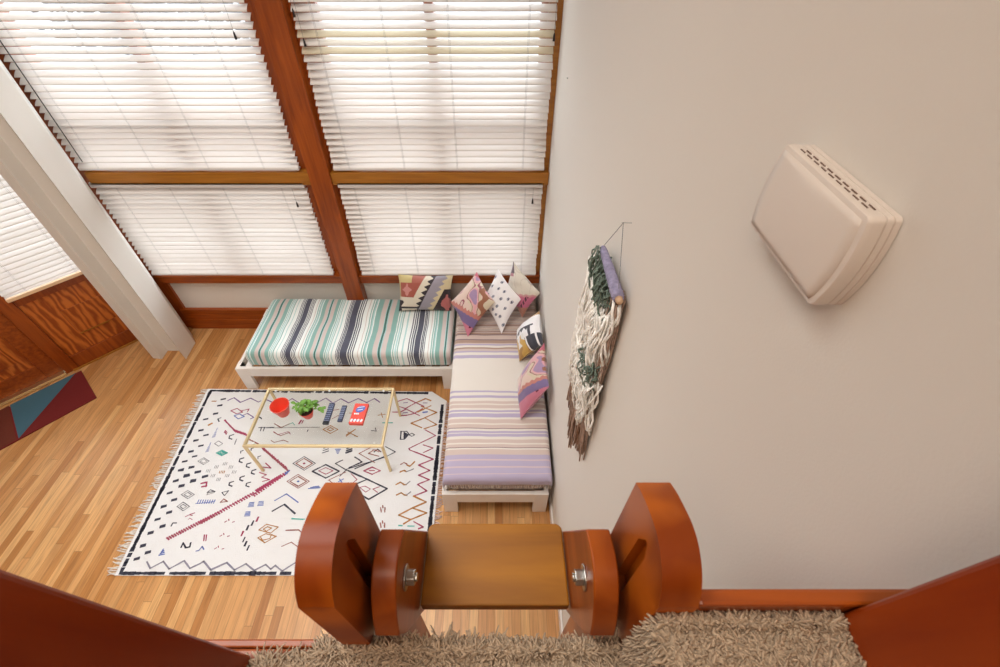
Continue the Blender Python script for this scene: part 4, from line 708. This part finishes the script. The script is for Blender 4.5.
 'L': [(10,[(-2.509,1.066),(-2.461,1.022),(-2.391,1.068),(-2.324,1.018),(-2.243,1.073),(-2.178,1.022),(-2.098,1.066),(-2.02,1.011),(-1.972,1.038)]),(10,[(-2.122,1.052),(-2.1,1.068),(-2.028,1.013),(-1.93,1.06),(-1.856,1.011),(-1.79,1.052),(-1.714,1.008),(-1.646,1.047),(-1.599,1.017),(-1.575,1.041),(-1.513,1.004),(-1.437,1.06)])],
}

rg = thing('woven_rug', (-1.6, 1.8, 0), 'cream berber rug with coloured zigzags, diamonds and a black edge, under the glass table', 'rug')
b = MB(); b.cc = lin((226, 225, 224))
out = [(-2.775, 2.622), (-.606, 2.588), (-.455, 2.478), (-.46, 1.9), (-.465, 1.31), (-.465, .976), (-2.690, .976)]
b.prism(out, 0.001, .009)
Z = .0098
def ribbon(mb, pts, wd, col, z=Z):
    for i in range(len(pts)-1):
        a = Vector(pts[i]+(0,)); c = Vector(pts[i+1]+(0,)); d = c-a
        if d.length < 1e-5: continue
        d.normalize(); nn = Vector((-d.y, d.x, 0))*wd/2; a = a - d*wd*.3; c = c + d*wd*.3
        k_ = max(1, int((c-a).length/.03)); P_ = []
        for q in range(k_+1):
            p = a + (c-a)*q/k_; j_ = .75 + .5*random.random()
            P_.append((p+nn*j_, p-nn*j_))
        for q in range(k_):
            mb.add([(v.x, v.y, z) for v in (P_[q][0], P_[q][1], P_[q+1][1], P_[q+1][0])], [(0, 1, 2, 3)], col)
zc = Z
for c_, L_ in RUG.items():
    for w_, pts in L_: zc += 3e-6; ribbon(b, pts, w_*.00112, lin(RC[c_]), z=zc)
def border(p, q, wd, n_):
    p = Vector(p); q = Vector(q)
    for i in range(n_):
        if random.random() < .10: continue
        a = p + (q-p)*(i/n_); c = p + (q-p)*((i+random.uniform(.72, .96))/n_); w_ = wd*random.uniform(.75, 1.1)
        ribbon(b, [tuple(a), tuple(c)], w_, lin((58, 58, 70)), z=.0096)
border((-2.735, 2.60), (-2.655, 1.0), .028, 80)
border((-2.735, 2.60), (-.64, 2.57), .026, 76)
border((-2.66, .99), (-.52, .99), .024, 60)
border((-.492, 2.43), (-.497, 1.0), .030, 60)
rb = b.build('weave', mat('rug_wool', (255, 255, 255), .95, attr=True, bump=.25, bump_scale=130), rg)
f1 = MB(); f2 = MB()
for i in range(120):
    t_ = i/119; x = -2.775 + .085*t_; y = 2.615 - 1.635*t_
    a = random.uniform(-.5, .5); L_ = random.uniform(.045, .085)
    f1.tube([(x+.004, y, .006), (x-L_*.5, y+a*.02, .010), (x-L_, y+a*.05, .004)], [.004, .005, .003], 5)
for i in range(100):
    t_ = i/99; x = -.458 - .008*t_; y = 2.46 - 1.46*t_; a = random.uniform(-.6, .6); L_ = random.uniform(.03, .06)
    f2.tube([(x-.004, y, .006), (x+L_*.5, y+a*.02, .010), (x+L_, y+a*.05, .004)], [.004, .005, .003], 5)
f1.build('fringe', mat('rug_fringe', (222, 214, 204), .95), rg); tag(f2.build('fringe', mat('rug_fringe_pink', (196, 170, 160), .95, noise_amt=.35, noise_scale=25), rg), 'pinkish brown fringe')

# door mat
q = [(-4.148, 2.851), (-3.790, 2.519), (-4.30, 1.935), (-4.90, 1.30), (-5.25, 1.70)]
d2 = Vector((-.66, -.752)); 
A_ = Vector((-4.148, 2.851)) ; B_ = Vector((-3.785, 2.519)); Lm = 1.35
A2 = A_ + d2*Lm; B2_ = B_ + d2*Lm
b = MB(); b.cc = lin((112, 24, 22))
b.prism([tuple(A_), tuple(B_), tuple(B2_), tuple(A2)], 0.001, .010)
def tri(pts, col, z=.0108): b.add([(p[0], p[1], z) for p in pts], [tuple(range(len(pts)))], col)
tri([(-4.179, 2.821), (-4.538, 2.432), (-4.190, 2.075)], lin((66, 106, 122)))
tri([(-4.545, 2.425), tuple(A2+Vector((.0, .0))), tuple(B2_), (-4.20, 2.062)], lin((104, 42, 24)))
tag(b.build('door_mat', mat('mat_pile', (255, 255, 255), .95, attr=True, bump=.3, bump_scale=200), loc=(-4.4, 2.3, 0)),
    'dark red door mat with a slate blue triangle, lying at the entry door', 'door mat')

# ---------------------------------------------------------------- glass coffee table
TZ = .42; X0, X1, Y0, Y1 = -1.925, -.868, 1.77, 2.312
t = thing('coffee_table', (-1.4, 2.04, 0), 'low glass coffee table with a thin brass frame, standing on the rug', 'coffee table')
b = MB(); rr = .0095
for (xa, ya, xb, yb) in ((X0, Y0, X1, Y0), (X0, Y1, X1, Y1)):
    b.box(xa-rr, xb+rr, ya-rr, ya+rr, TZ-.024, TZ)
for xa in (X0, X1): b.box(xa-rr, xa+rr, Y0+rr, Y1-rr, TZ-.024, TZ)
b.build('top_frame', M['brass'], t, bevel=.002)
for xa in (X0, X1):
    for ya in (Y0, Y1):
        b = MB(); b.box(xa-rr, xa+rr, ya-rr, ya+rr, .012, TZ-.024); b.build('leg', M['brass'], t, bevel=.002)
b = MB(); b.box(X0+.006, X1-.006, Y0+.006, Y1-.006, TZ+.0005, TZ+.0085)
b.build('glass_top', M['table_glass'], t)
for x, y in ((-1.86, 2.29), (-1.405, 2.29), (-.945, 2.29), (-1.86, 1.79), (-.93, 1.79)):
    MB().lathe([(.0, TZ-.008), (.009, TZ-.008), (.009, TZ+.0), (0, TZ+.0)], x, y, 10).build('pad', M['white'], t)
TT = TZ + .0085
# empty red pot
def pot(x, y, z, r0, r1, h, name='plant_pot', parent=None, **k):
    w_ = .003
    return MB().lathe([(0, z), (r0, z), (r1*.97, z+h*.86), (r1, z+h*.86), (r1*1.03, z+h), (r1*1.03-w_, z+h), (r1*.97-w_, z+h*.84), (r0-w_, z+.004), (0, z+.004)], x, y, 32, closed=False).build(name, M['red_plastic'], parent, smooth=False, **k)
o = pot(-1.706, 2.055, TT, .042, .072, .115, loc=(-1.706, 2.055, TT))
tag(o, 'empty bright red pot at the left end of the glass table', 'pot')
pl = thing('potted_plant', (-1.50, 2.03, TT), 'small leafy green plant in a red pot, right of the empty red pot', 'plant')
pot(-1.50, 2.03, TT, .034, .055, .075, 'pot', pl)
MB().lathe([(0, TT+.06), (.048, TT+.062), (0, TT+.066)], -1.50, 2.03, 20, closed=False).build('soil', M['soil'], pl)
lf = MB(); st = MB()
def leaf(mb, p, d, L_, W_, up):
    p = Vector(p); d = Vector(d).normalized(); sdv = d.cross(Vector((0, 0, 1))).normalized()
    n_ = sdv.cross(d); rows = []
    for i in range(6):
        t_ = i/5; wv = W_*math.sin(math.pi*min(1, t_*.92+.06))**.8/2; c = p + d*L_*t_ + n_*(up*L_*(t_ - 1.3*t_*t_))
        rows.append((c - sdv*wv + n_*wv*.35, c, c + sdv*wv + n_*wv*.35))
    vs = [q_ for r_ in rows for q_ in r_]; fs = []
    for i in range(5):
        for j in range(2): fs.append((i*3+j, i*3+j+1, i*3+j+4, i*3+j+3))
    mb.add(vs, fs)
for i in range(64):
    a = random.uniform(0, 2*math.pi); e = random.uniform(0, 1)
    far = random.uniform(.01, .075) * (1.15 if abs(math.sin(a)) < .5 else .85)
    z = TT + .085 + (1-e)*.035 - .0 + .02*random.random()
    p = (-1.50 + math.cos(a)*far, 2.045 + math.sin(a)*far*.6, z)
    st.tube([(-1.50, 2.03, TT+.06), (-1.50+math.cos(a)*far*.6, 2.035+math.sin(a)*far*.5, z-.005), p], .0012, 4)
    leaf(lf, p, (math.cos(a), math.sin(a), random.uniform(-.2, .4)), random.uniform(.028, .048), random.uniform(.024, .036), .5)
for i in range(7):     # trailing sprig to the right
    a = random.uniform(-.7, .7); leaf(lf, (-1.40+random.uniform(-.02, .03), 2.045+random.uniform(-.02, .02), TT+.07), (math.cos(a), math.sin(a)*2, .1), .036, .03, .4)
tag(lf.build('foliage', M['leaf'], pl, smooth=True), kind='stuff'); tag(st.build('stems', M['leaf'], pl), kind='stuff')
# remotes
def remote(x, y, L_, W_, rot, lab, col, rows, black_end=False):
    ca, sa = math.cos(rot), math.sin(rot)
    xf = lambda a, b_, c: (x + a*ca - b_*sa, y + a*sa + b_*ca, c)
    t_ = thing('remote_control', (x, y, TT), lab, 'remote control', 'remote controls on the glass table')
    MB().box(-W_/2, W_/2, -L_/2, L_/2, TT, TT+.018, xf=xf).build('body', M[col], t_, bevel=.005)
    kb = MB()
    for i in range(rows):
        for j in (-1, 0, 1):
            yy = L_/2 - .02 - i*(L_-.035)/rows
            kb.box(j*W_*.27-.0045, j*W_*.27+.0045, yy-.005, yy+.001, TT+.018, TT+.0205, xf=xf)
    kb.build('buttons', M['key'], t_)
    if black_end: MB().box(-W_/2-.0005, W_/2+.0005, -L_/2-.002, -L_/2+.026, TT+.0005, TT+.0187, xf=xf).build('end_cap', M['black'], t_, bevel=.004)
remote(-1.338, 2.045, .20, .048, -.02, 'longer dark remote control with pale buttons and a black end, next to the plant', 'navy', 9, True)
remote(-1.232, 2.045, .155, .040, -.03, 'shorter slate blue remote control, between the longer remote and the red box', 'navy', 7)
# red carton
bx = thing('card_box', (-1.10, 2.04, TT), 'red card box with a blue and white label, at the right of the glass table', 'box')
xr = lambda a, b_, c: (-1.092 + a - b_*.06*-1, 2.035 + b_ - a*.04, c)
MB().box(-.055, .055, -.095, .095, TT, TT+.03, xf=xr).build('carton', M['box_red'], bx, bevel=.0015)
b = MB(); zt = TT+.0305
b.add([xr(.036*math.cos(a*math.pi/10)+.004, .032*math.sin(a*math.pi/10)+.040+.4*.036*math.cos(a*math.pi/10)*.6, zt) for a in range(20)], [tuple(range(20))])
b.build('label_oval', M['blue_ink'], bx)
b = MB()
zt += .0003
for (a0, b0, a1, b1) in ((-.024, .050, .030, .066), (-.018, .026, .022, .040)): b.add([xr(a0, b0, zt), xr(a1, b1-.004, zt), xr(a1, b1+.003, zt), xr(a0, b0+.006, zt)], [(0, 1, 2, 3)])
for (a0, b0, w_) in ((-.036, -.012, .012), (-.022, -.012, .010), (-.010, -.012, .012)): b.box(a0, a0+w_, b0, b0+.014, zt-.0003, zt, xf=xr)
for k_ in range(4):
    x_ = -.05 + k_*.026; b.add([xr(x_, -.078, zt), xr(x_+.014, -.082, zt), xr(x_+.024, -.062, zt), xr(x_+.012, -.052, zt), xr(x_+.002, -.060, zt)], [(0, 1, 2, 3, 4)])
b.build('label_print', M['white'], bx)
b = MB(); zt += .0002
for k_ in range(3):
    x_ = -.036 + k_*.028; b.add([xr(x_, -.066, zt), xr(x_+.010, -.070, zt), xr(x_+.014, -.058, zt)], [(0, 1, 2)])
b.build('label_flecks', M['blue_ink'], bx)

# ---------------------------------------------------------------- yarn wall hanging
wh = thing('yarn_wall_hanging', (.40, 1.23, 2.50), 'white, green and brown yarn wall hanging on a purple wrapped stick', 'wall hanging')
b = MB()
b.tube([(.402, 1.385, 2.492), (.400, 1.36, 2.494), (.398, 1.23, 2.502), (.396, 1.09, 2.510), (.396, 1.075, 2.511)], [.010, .014, .018, .021, .018], 14)
b.build('wrapped_stick', mat('purple_yarn', (150, 144, 172), .95, bump=.6, bump_scale=160, noise_amt=.2, noise_scale=60), wh, smooth=True)
MB().tube([(.396, 1.078, 2.511), (.396, 1.060, 2.512), (.396, 1.052, 2.512)], [.013, .012, .006], 10).build('stick_end', mat('bare_wood', (196, 160, 128), .7), wh, smooth=True)
b = MB(); apex = (.409, 1.243, 2.685)
b.tube([(.40, 1.372, 2.51), apex, (.397, 1.10, 2.532)], .0011, 5); b.build('string', M['cord'], wh)
nl = MB().tube([(.4355, 1.24, 2.686), (.404, 1.245, 2.684)], .0016, 6).build('nail', M['steel'], loc=(.4355, 1.24, 2.686)); tag(nl, 'thin nail in the long wall holding the yarn wall hanging', 'nail')
def yarn(name, col, specs, rad=.0034, seed=0, curl=.012, lab=None):
    rnd = random.Random(seed); b = MB()
    m_ = mat('yarn_'+name, col, .95, noise_amt=.25, noise_scale=40)
    for (ya, yb, z0, z1, xo, n_) in specs:
        for i in range(n_):
            y = ya + (yb-ya)*rnd.random(); zt = z0 + rnd.uniform(-.02, .02); zb = z1 + rnd.uniform(-.05, .05)
            x = .436 - xo*rnd.uniform(.25, 1); dy = rnd.uniform(-.02, .02)
            k_ = 7; pts = []
            ph = rnd.uniform(0, 6.3)
            for q in range(k_+1):
                t_ = q/k_
                bulge = math.sin(math.pi*t_)*.008
                pts.append((min(.430, x - bulge + curl*.5*math.sin(ph+t_*8)), y + dy*t_ + curl*math.sin(ph*1.7+t_*9)*.7, zt + (zb-zt)*t_))
            b.tube(pts, rad, 4)
    o_ = b.build('yarn_tassel', m_, wh, smooth=True)
    tag(o_, lab, kind='stuff')
yarn('brown', (172, 146, 130), ((1.08, 1.18, 2.48, 1.52, .035, 55), (1.18, 1.30, 2.30, 1.40, .045, 70), (1.30, 1.44, 2.2, 1.47, .04, 60)), seed=1, lab='brown yarn fringe')
yarn('white', (252, 250, 244), ((1.28, 1.45, 2.40, 1.72, .06, 110), (1.10, 1.28, 2.38, 2.10, .075, 90), (1.06, 1.36, 2.07, 1.80, .08, 150), (1.08, 1.11, 2.48, 2.2, .05, 6)), seed=2, curl=.018, rad=.0045, lab='white yarn fringe')
yarn('green', (112, 128, 116), ((1.28, 1.38, 2.49, 2.36, .07, 50), (1.14, 1.28, 2.46, 2.37, .075, 46), (1.06, 1.20, 2.15, 2.08, .09, 46)), seed=3, lab='dark green yarn fringe')

# ---------------------------------------------------------------- door chime on the long wall
ch = thing('door_chime', (XW, .51, 3.13), 'cream plastic door chime cover with rounded front panel, high on the long wall', 'door chime')
YC, ZC = .5142, 3.1355
def ring(hy, hz, x, r, n_=7, crown=0):
    pts = []
    for (sy, sz, st) in ((1, 1, 0), (-1, 1, 90), (-1, -1, 180), (1, -1, 270)):
        for q_ in range(n_):
            a = math.radians(st + 90*q_/(n_-1)); pts.append((YC + sy*(hy-r) + r*math.cos(a), ZC + sz*(hz-r) + r*math.sin(a)))
    out = []
    for i_ in range(len(pts)):
        p_, q_ = pts[i_], pts[(i_+1) % len(pts)]; k_ = 8 if (i_ % n_) == n_-1 else 1
        for m2_ in range(k_): t_ = m2_/k_; out.append((p_[0]+(q_[0]-p_[0])*t_, p_[1]+(q_[1]-p_[1])*t_))
    return [(x, YC + (y-YC)*(1 + .10*(1-((z-ZC)/hz)**2)), z) for y, z in out]
b = MB()
secs = [(.0965, .0625, XW-.0009, .005), (.0965, .0625, XW-.0080, .005), (.095, .061, XW-.0085, .005), (.095, .061, XW-.0093, .005), (.0965, .0625, XW-.0098, .005), (.0965, .0625, XW-.0170, .005), (.095, .061, XW-.0175, .005), (.095, .061, XW-.0183, .005),
        (.0965, .0625, XW-.0188, .006), (.097, .063, XW-.0310, .006), (.0965, .0628, XW-.0350, .006), (.0955, .0622, XW-.0372, .006), (.0935, .0605, XW-.0380, .006)]
vs = []
for hy, hz, x, r in secs: vs += ring(hy, hz, x, r)
nn_ = 56; fs = [tuple(range(nn_))[::-1]]
for i in range(len(secs)-1):
    for j in range(nn_): fs.append((i*nn_+j, i*nn_+(j+1) % nn_, (i+1)*nn_+(j+1) % nn_, (i+1)*nn_+j))
fs.append(tuple(range((len(secs)-1)*nn_, len(secs)*nn_)))
b.add(vs, fs); b.build('housing', M['plastic'], ch, smooth='auto')
# crowned front plate
b = MB(); n_ = 14; PL = []
hy, hz = .0890, .0560
for j in range(n_+1):
    for i in range(n_+1):
        u = -1+2*i/n_; v = -1+2*j/n_
        yy = hy*u*(1+.10*(1-v*v)); zz_ = hz*v
        PL.append((XW-.0400 - .005*(1-u*u)*(1-v*v)**.5, YC+yy, ZC+zz_))
base_n = len(PL)
fs = []
for j in range(n_):
    for i in range(n_): q_ = j*(n_+1)+i; fs.append((q_, q_+1, q_+n_+2, q_+n_+1))
rim = [i for i in range(n_+1)] + [(j+1)*(n_+1)-1 for j in range(1, n_+1)] + [n_*(n_+1)+i for i in range(n_-1, -1, -1)] + [j*(n_+1) for j in range(n_-1, 0, -1)]
low = [(XW-.0370, PL[i][1], PL[i][2]) for i in rim]
k0 = base_n; fs += [(rim[i], rim[(i+1) % len(rim)], k0+(i+1) % len(rim), k0+i) for i in range(len(rim))]
b.add(PL+low, fs); b.build('front_plate', M['plastic'], ch, smooth=True)
b = MB()
for row, xx in enumerate((XW-.0225, XW-.0285)):
    for i in range(9):
        y = YC - .080 + i*.0175 + row*.004
        b.box(xx-.0007, xx+.0007, y, y+.011, ZC+.0618, ZC+.0639)
b.build('vent_slots', M['dark'], ch)

# screw mark high on the long wall
tag(MB().tube([(XW+.001, 2.95, 2.62), (XW-.006, 2.95, 2.62)], .004, 8).build('wall_screw', M['steel'], loc=(XW, 2.95, 2.62)), 'tiny screw left in the long wall near the window', 'screw')

# ---------------------------------------------------------------- posts and ladder head at the loft edge
def rounded(profile, n_=6): return profile
def plank_x(x0, x1, prof, name, m_, parent, bevel=.004, cut=None, **k):
    b = MB().prism(prof, x0, x1, ax='x')
    return b.build(name, m_, parent, bevel=bevel, **k)
def arc(p, q, r, n_=9):
    """circular bulge from p to q, sagitta r to the left"""
    p = Vector(p); q = Vector(q); m = (p+q)/2; d = (q-p); nn2 = Vector((-d.y, d.x)).normalized(); out = []
    for i in range(n_+1):
        t_ = i/n_; s_ = 4*t_*(1-t_)*r; out.append(tuple(p + d*t_ + nn2*s_))
    return out
def spline(P, k=5):
    out = []
    for i in range(len(P)-1):
        p0 = Vector(P[max(i-1, 0)]); p1 = Vector(P[i]); p2 = Vector(P[i+1]); p3 = Vector(P[min(i+2, len(P)-1)])
        for q_ in range(k):
            t_ = q_/k
            out.append(tuple(.5*((2*p1) + (p2-p0)*t_ + (2*p0-5*p1+4*p2-p3)*t_*t_ + (3*p1-p0-3*p2+p3)*t_**3)))
    return out + [tuple(P[-1])]
# outer posts run down to the living room floor
top = [(.240, 2.955), (.222, 2.966), (.200, 2.975), (.180, 2.981), (.160, 2.980), (.140, 2.970), (.126, 2.955), (.116, 2.935)]
top = spline(top)
for s, lab in ((-1, 'thick rounded timber post at the loft edge, left of the bolted ladder head'), (1, 'thick rounded timber post between the bolted ladder head and the long wall')):
    pi_, po_ = (.162, .199) if s < 0 else (.1655, .2055)
    pm_ = pi_ + .012
    t = thing('timber_post', (s*.184, .18, 0), lab, 'post', 'rounded timber posts at the loft edge')
    b = MB(); b.prism(top + [(.116, 0), (.240, 0)], *sorted((s*pi_, s*po_)), ax='x')
    po = b.build('post', M['post'], t)
    # housing slot routed into the inner face
    cb_ = MB().prism([(.166, 2.78), (.166, 2.925), (.174, 2.944), (.180, 2.942), (.190, 2.918), (.190, 2.78)], *sorted((s*(pi_-.01), s*(pi_+.013))), ax='x').build('slot', M['post'], t)
    md = po.modifiers.new('slot', 'BOOLEAN'); md.object = cb_; md.operation = 'DIFFERENCE'; md.solver = 'EXACT'
    bpy.context.view_layer.update()
    nm_ = bpy.data.meshes.new_from_object(po.evaluated_get(bpy.context.evaluated_depsgraph_get()))
    po.modifiers.clear(); po.data = nm_; bpy.data.objects.remove(cb_)
    bm = bmesh.new(); bm.from_mesh(nm_)
    for e in bm.edges: e.smooth = len(e.link_faces) == 2 and e.calc_face_angle(0) < .5
    for f_ in bm.faces: f_.smooth = True
    bm.to_mesh(nm_); bm.free(); nm_.name = 'post'
# ladder head between the posts
lh = thing('ladder_head', (0, .2, 2.71), 'timber ladder head with two bolted rounded side rails and a flat golden board', 'ladder')
for s in (-1, 1):
    xa, xb = sorted((s*.120, s*.151))
    prof = spline([(.226, 2.850), (.205, 2.858), (.185, 2.861), (.165, 2.855), (.146, 2.838), (.130, 2.812), (.120, 2.783)]) + [(.135, 2.725), (.190, 2.586), (.215, 2.54), (.312, 2.54), (.316, 2.60)]
    plank_x(xa, xb, prof, 'side_rail', M['rail'], lh, bevel=.002, smooth='auto')
    # bolt with washer, nut and the stub in the gap
    bo = MB(); yb_, zb = .183, 2.797
    def disc(x0_, x1_, r_, n_=24, ph=0):
        x0_, x1_ = sorted((x0_, x1_))
        return [( yb_ + r_*math.cos(ph+2*math.pi*i/n_), zb + r_*math.sin(ph+2*math.pi*i/n_)) for i in range(n_)], x0_, x1_
    for (a0_, a1_, r_, n__, nm) in ((.120, .1175, .0165, 24, 'washer'), (.1175, .1065, .0105, 6, 'hex_nut'), (.1065, .1035, .0055, 14, 'bolt')):
        pl_, h0, h1 = disc(s*a0_, s*a1_, r_, n__)
        pr_ = MB().prism(pl_, h0, h1, ax='x').build(nm, M['steel'], lh if nm == 'washer' else ws_, bevel=.0008)
        if nm == 'washer': ws_ = pr_
    pl_, h0, h1 = disc(s*.151, s*.162, .0052, 14); MB().prism(pl_, h0, h1, ax='x').build('bolt', M['steel'], lh)
b = MB(); r = .012; cs = []
X_ = .1195; ya, yb = .183, .311
for (cx_, cy_, st) in ((X_-r-.002, yb-r, 0), (-X_+r+.002, yb-r, 90)):
    for q_ in range(6): a = math.radians(st+90*q_/5); cs.append((cx_+r*math.cos(a), cy_+r*math.sin(a)))
cs += [(-X_+.002, ya), (X_-.002, ya)]
b.prism(cs, 2.625, 2.652); b.build('board', M['board'], lh, bevel=.003)

# ---------------------------------------------------------------- loft edge
struct(box('trim_10', (.207, XW-.001, .118, .134, 2.60, 2.936), M['fir_x'], bevel=.004))
struct(box('trim_11', (-.60, .1700, .097, .1145, 2.45, 2.735), M['fir_x'], bevel=.003))
struct(box('trim_12', (.1705, .2065, .104, .1155, 2.60, 2.914), M['fir_z'], bevel=.003))
struct(box('trim_13', (-.60, -.2005, .1150, .1245, 2.45, 2.737), M['fir_x'], bevel=.002))
# stepped floor of the loft stair
struct(box('floor_lower_step', (-.60, .1700, -1.2, .0965, 2.40, 2.735), M['carpet_base'], bevel=.008))
struct(box('floor_upper_step', (.1720, XW-.001, -1.2, .1035, 2.40, 2.905), M['carpet_base'], bevel=.008))
# dark timber side boards, left and right of the opening
def side(xs0, xs1, z0, z1, th, y1, lab, nm_loc):
    b = MB(); vs = [(xs0, y1, z0), (xs1, y1, z1), (xs1, -1.0, z1), (xs0, -1.0, z0)]
    vs += [(x+th, y, z) for x, y, z in vs]
    b.add(vs, [(0, 1, 2, 3), (4, 5, 6, 7), (0, 1, 5, 4), (1, 2, 6, 5), (2, 3, 7, 6), (3, 0, 4, 7)])
    tag(b.build('side_board', M['dark_red'], bevel=.006, segs=3, loc=nm_loc), lab, 'railing board', 'timber side boards')
side(-.316, -.392, 2.738, 3.32, -.045, .106, 'dark red timber side board at the lower left corner of the view', (-.34, -.2, 2.738))
side(.361, .4005, 2.908, 3.32, .030, .1165, 'dark red timber side board at the lower right, against the long wall', (.375, -.2, 2.908))

def shag(name, lab, parts, z, H_=.024, edge_front=True, left_side=False, seed=0):
    rnd = random.Random(seed); b = MB()
    def tuftf(p, d, L_):
        p = Vector(p); d = Vector(d).normalized(); col = rnd.uniform(.70, 1.1); c = tuple(v*col for v in lin((190, 168, 142)))
        s1 = d.orthogonal().normalized(); s2 = d.cross(s1)
        w_ = rnd.uniform(.0010, .0017); cv = Vector((rnd.uniform(-1, 1), rnd.uniform(-1, 1), -.4))*L_*.8
        rings = []
        for t_, k_ in ((0, .8), (.5, 1.1), (.88, 1.15), (1, .7)):
            c_ = p + d*L_*t_ + cv*t_*t_
            rings.append([c_ + (s1*math.cos(a)+s2*math.sin(a))*w_*k_ for a in (0, 2.09, 4.19)])
        vs = [q_ for r_ in rings for q_ in r_]; fs = [(9, 10, 11)]
        for i in range(3):
            for j in range(3): fs.append((i*3+j, i*3+(j+1) % 3, i*3+3+(j+1) % 3, i*3+3+j))
        b.add(vs, fs, c)
    for x0, x1, y0, y1, dens in parts[::-1]:
      for i in range(int((x1-x0)*(y1-y0)*dens)):
        x = rnd.uniform(x0, x1); y = rnd.uniform(y0, y1)
        h = H_*rnd.uniform(.7, 1.1)*(1+.25*noise.noise(Vector((x*25, y*25, seed))))
        tuftf((x, y, z-.002), (rnd.uniform(-.8, .8), rnd.uniform(-.8, .8), 1), h)
    if edge_front:
        for i in range(int((x1-x0)*.02*dens)):
            x = rnd.uniform(x0, x1); zz = z + rnd.uniform(-.003, .008)
            tuftf((x, y1-.004, zz), (rnd.uniform(-.8, .8), rnd.uniform(0, .6), rnd.uniform(.4, .9)), H_*rnd.uniform(.5, .8))
    if left_side:
        for i in range(int(.09*.18*dens*.5)):
            y = rnd.uniform(.01, y1); zz = z - rnd.uniform(0, .16)
            tuftf((x0+.002, y, zz), (-1, rnd.uniform(-.4, .4), rnd.uniform(-.1, .6)), H_*rnd.uniform(.5, .8))
    o = b.build(name, M['shag'], smooth=True, loc=((x0+x1)/2, (y0+y1)/2, z)); tag(o, lab, 'carpet', kind='stuff')
shag('shag_carpet', 'beige brown shag carpet on the lower step, in front of the ladder head', ((-.228, .170, .03, .112, 640000), (-.305, -.228, .03, .098, 640000), (-.31, .170, -.06, .03, 90000)), 2.738, H_=.020, seed=1)
shag('shag_carpet', 'beige shag carpet on the higher step at the right, beside the long wall', ((.174, .356, .03, .110, 640000), (.172, .356, -.06, .03, 90000)), 2.908, H_=.0155, left_side=True, seed=2)
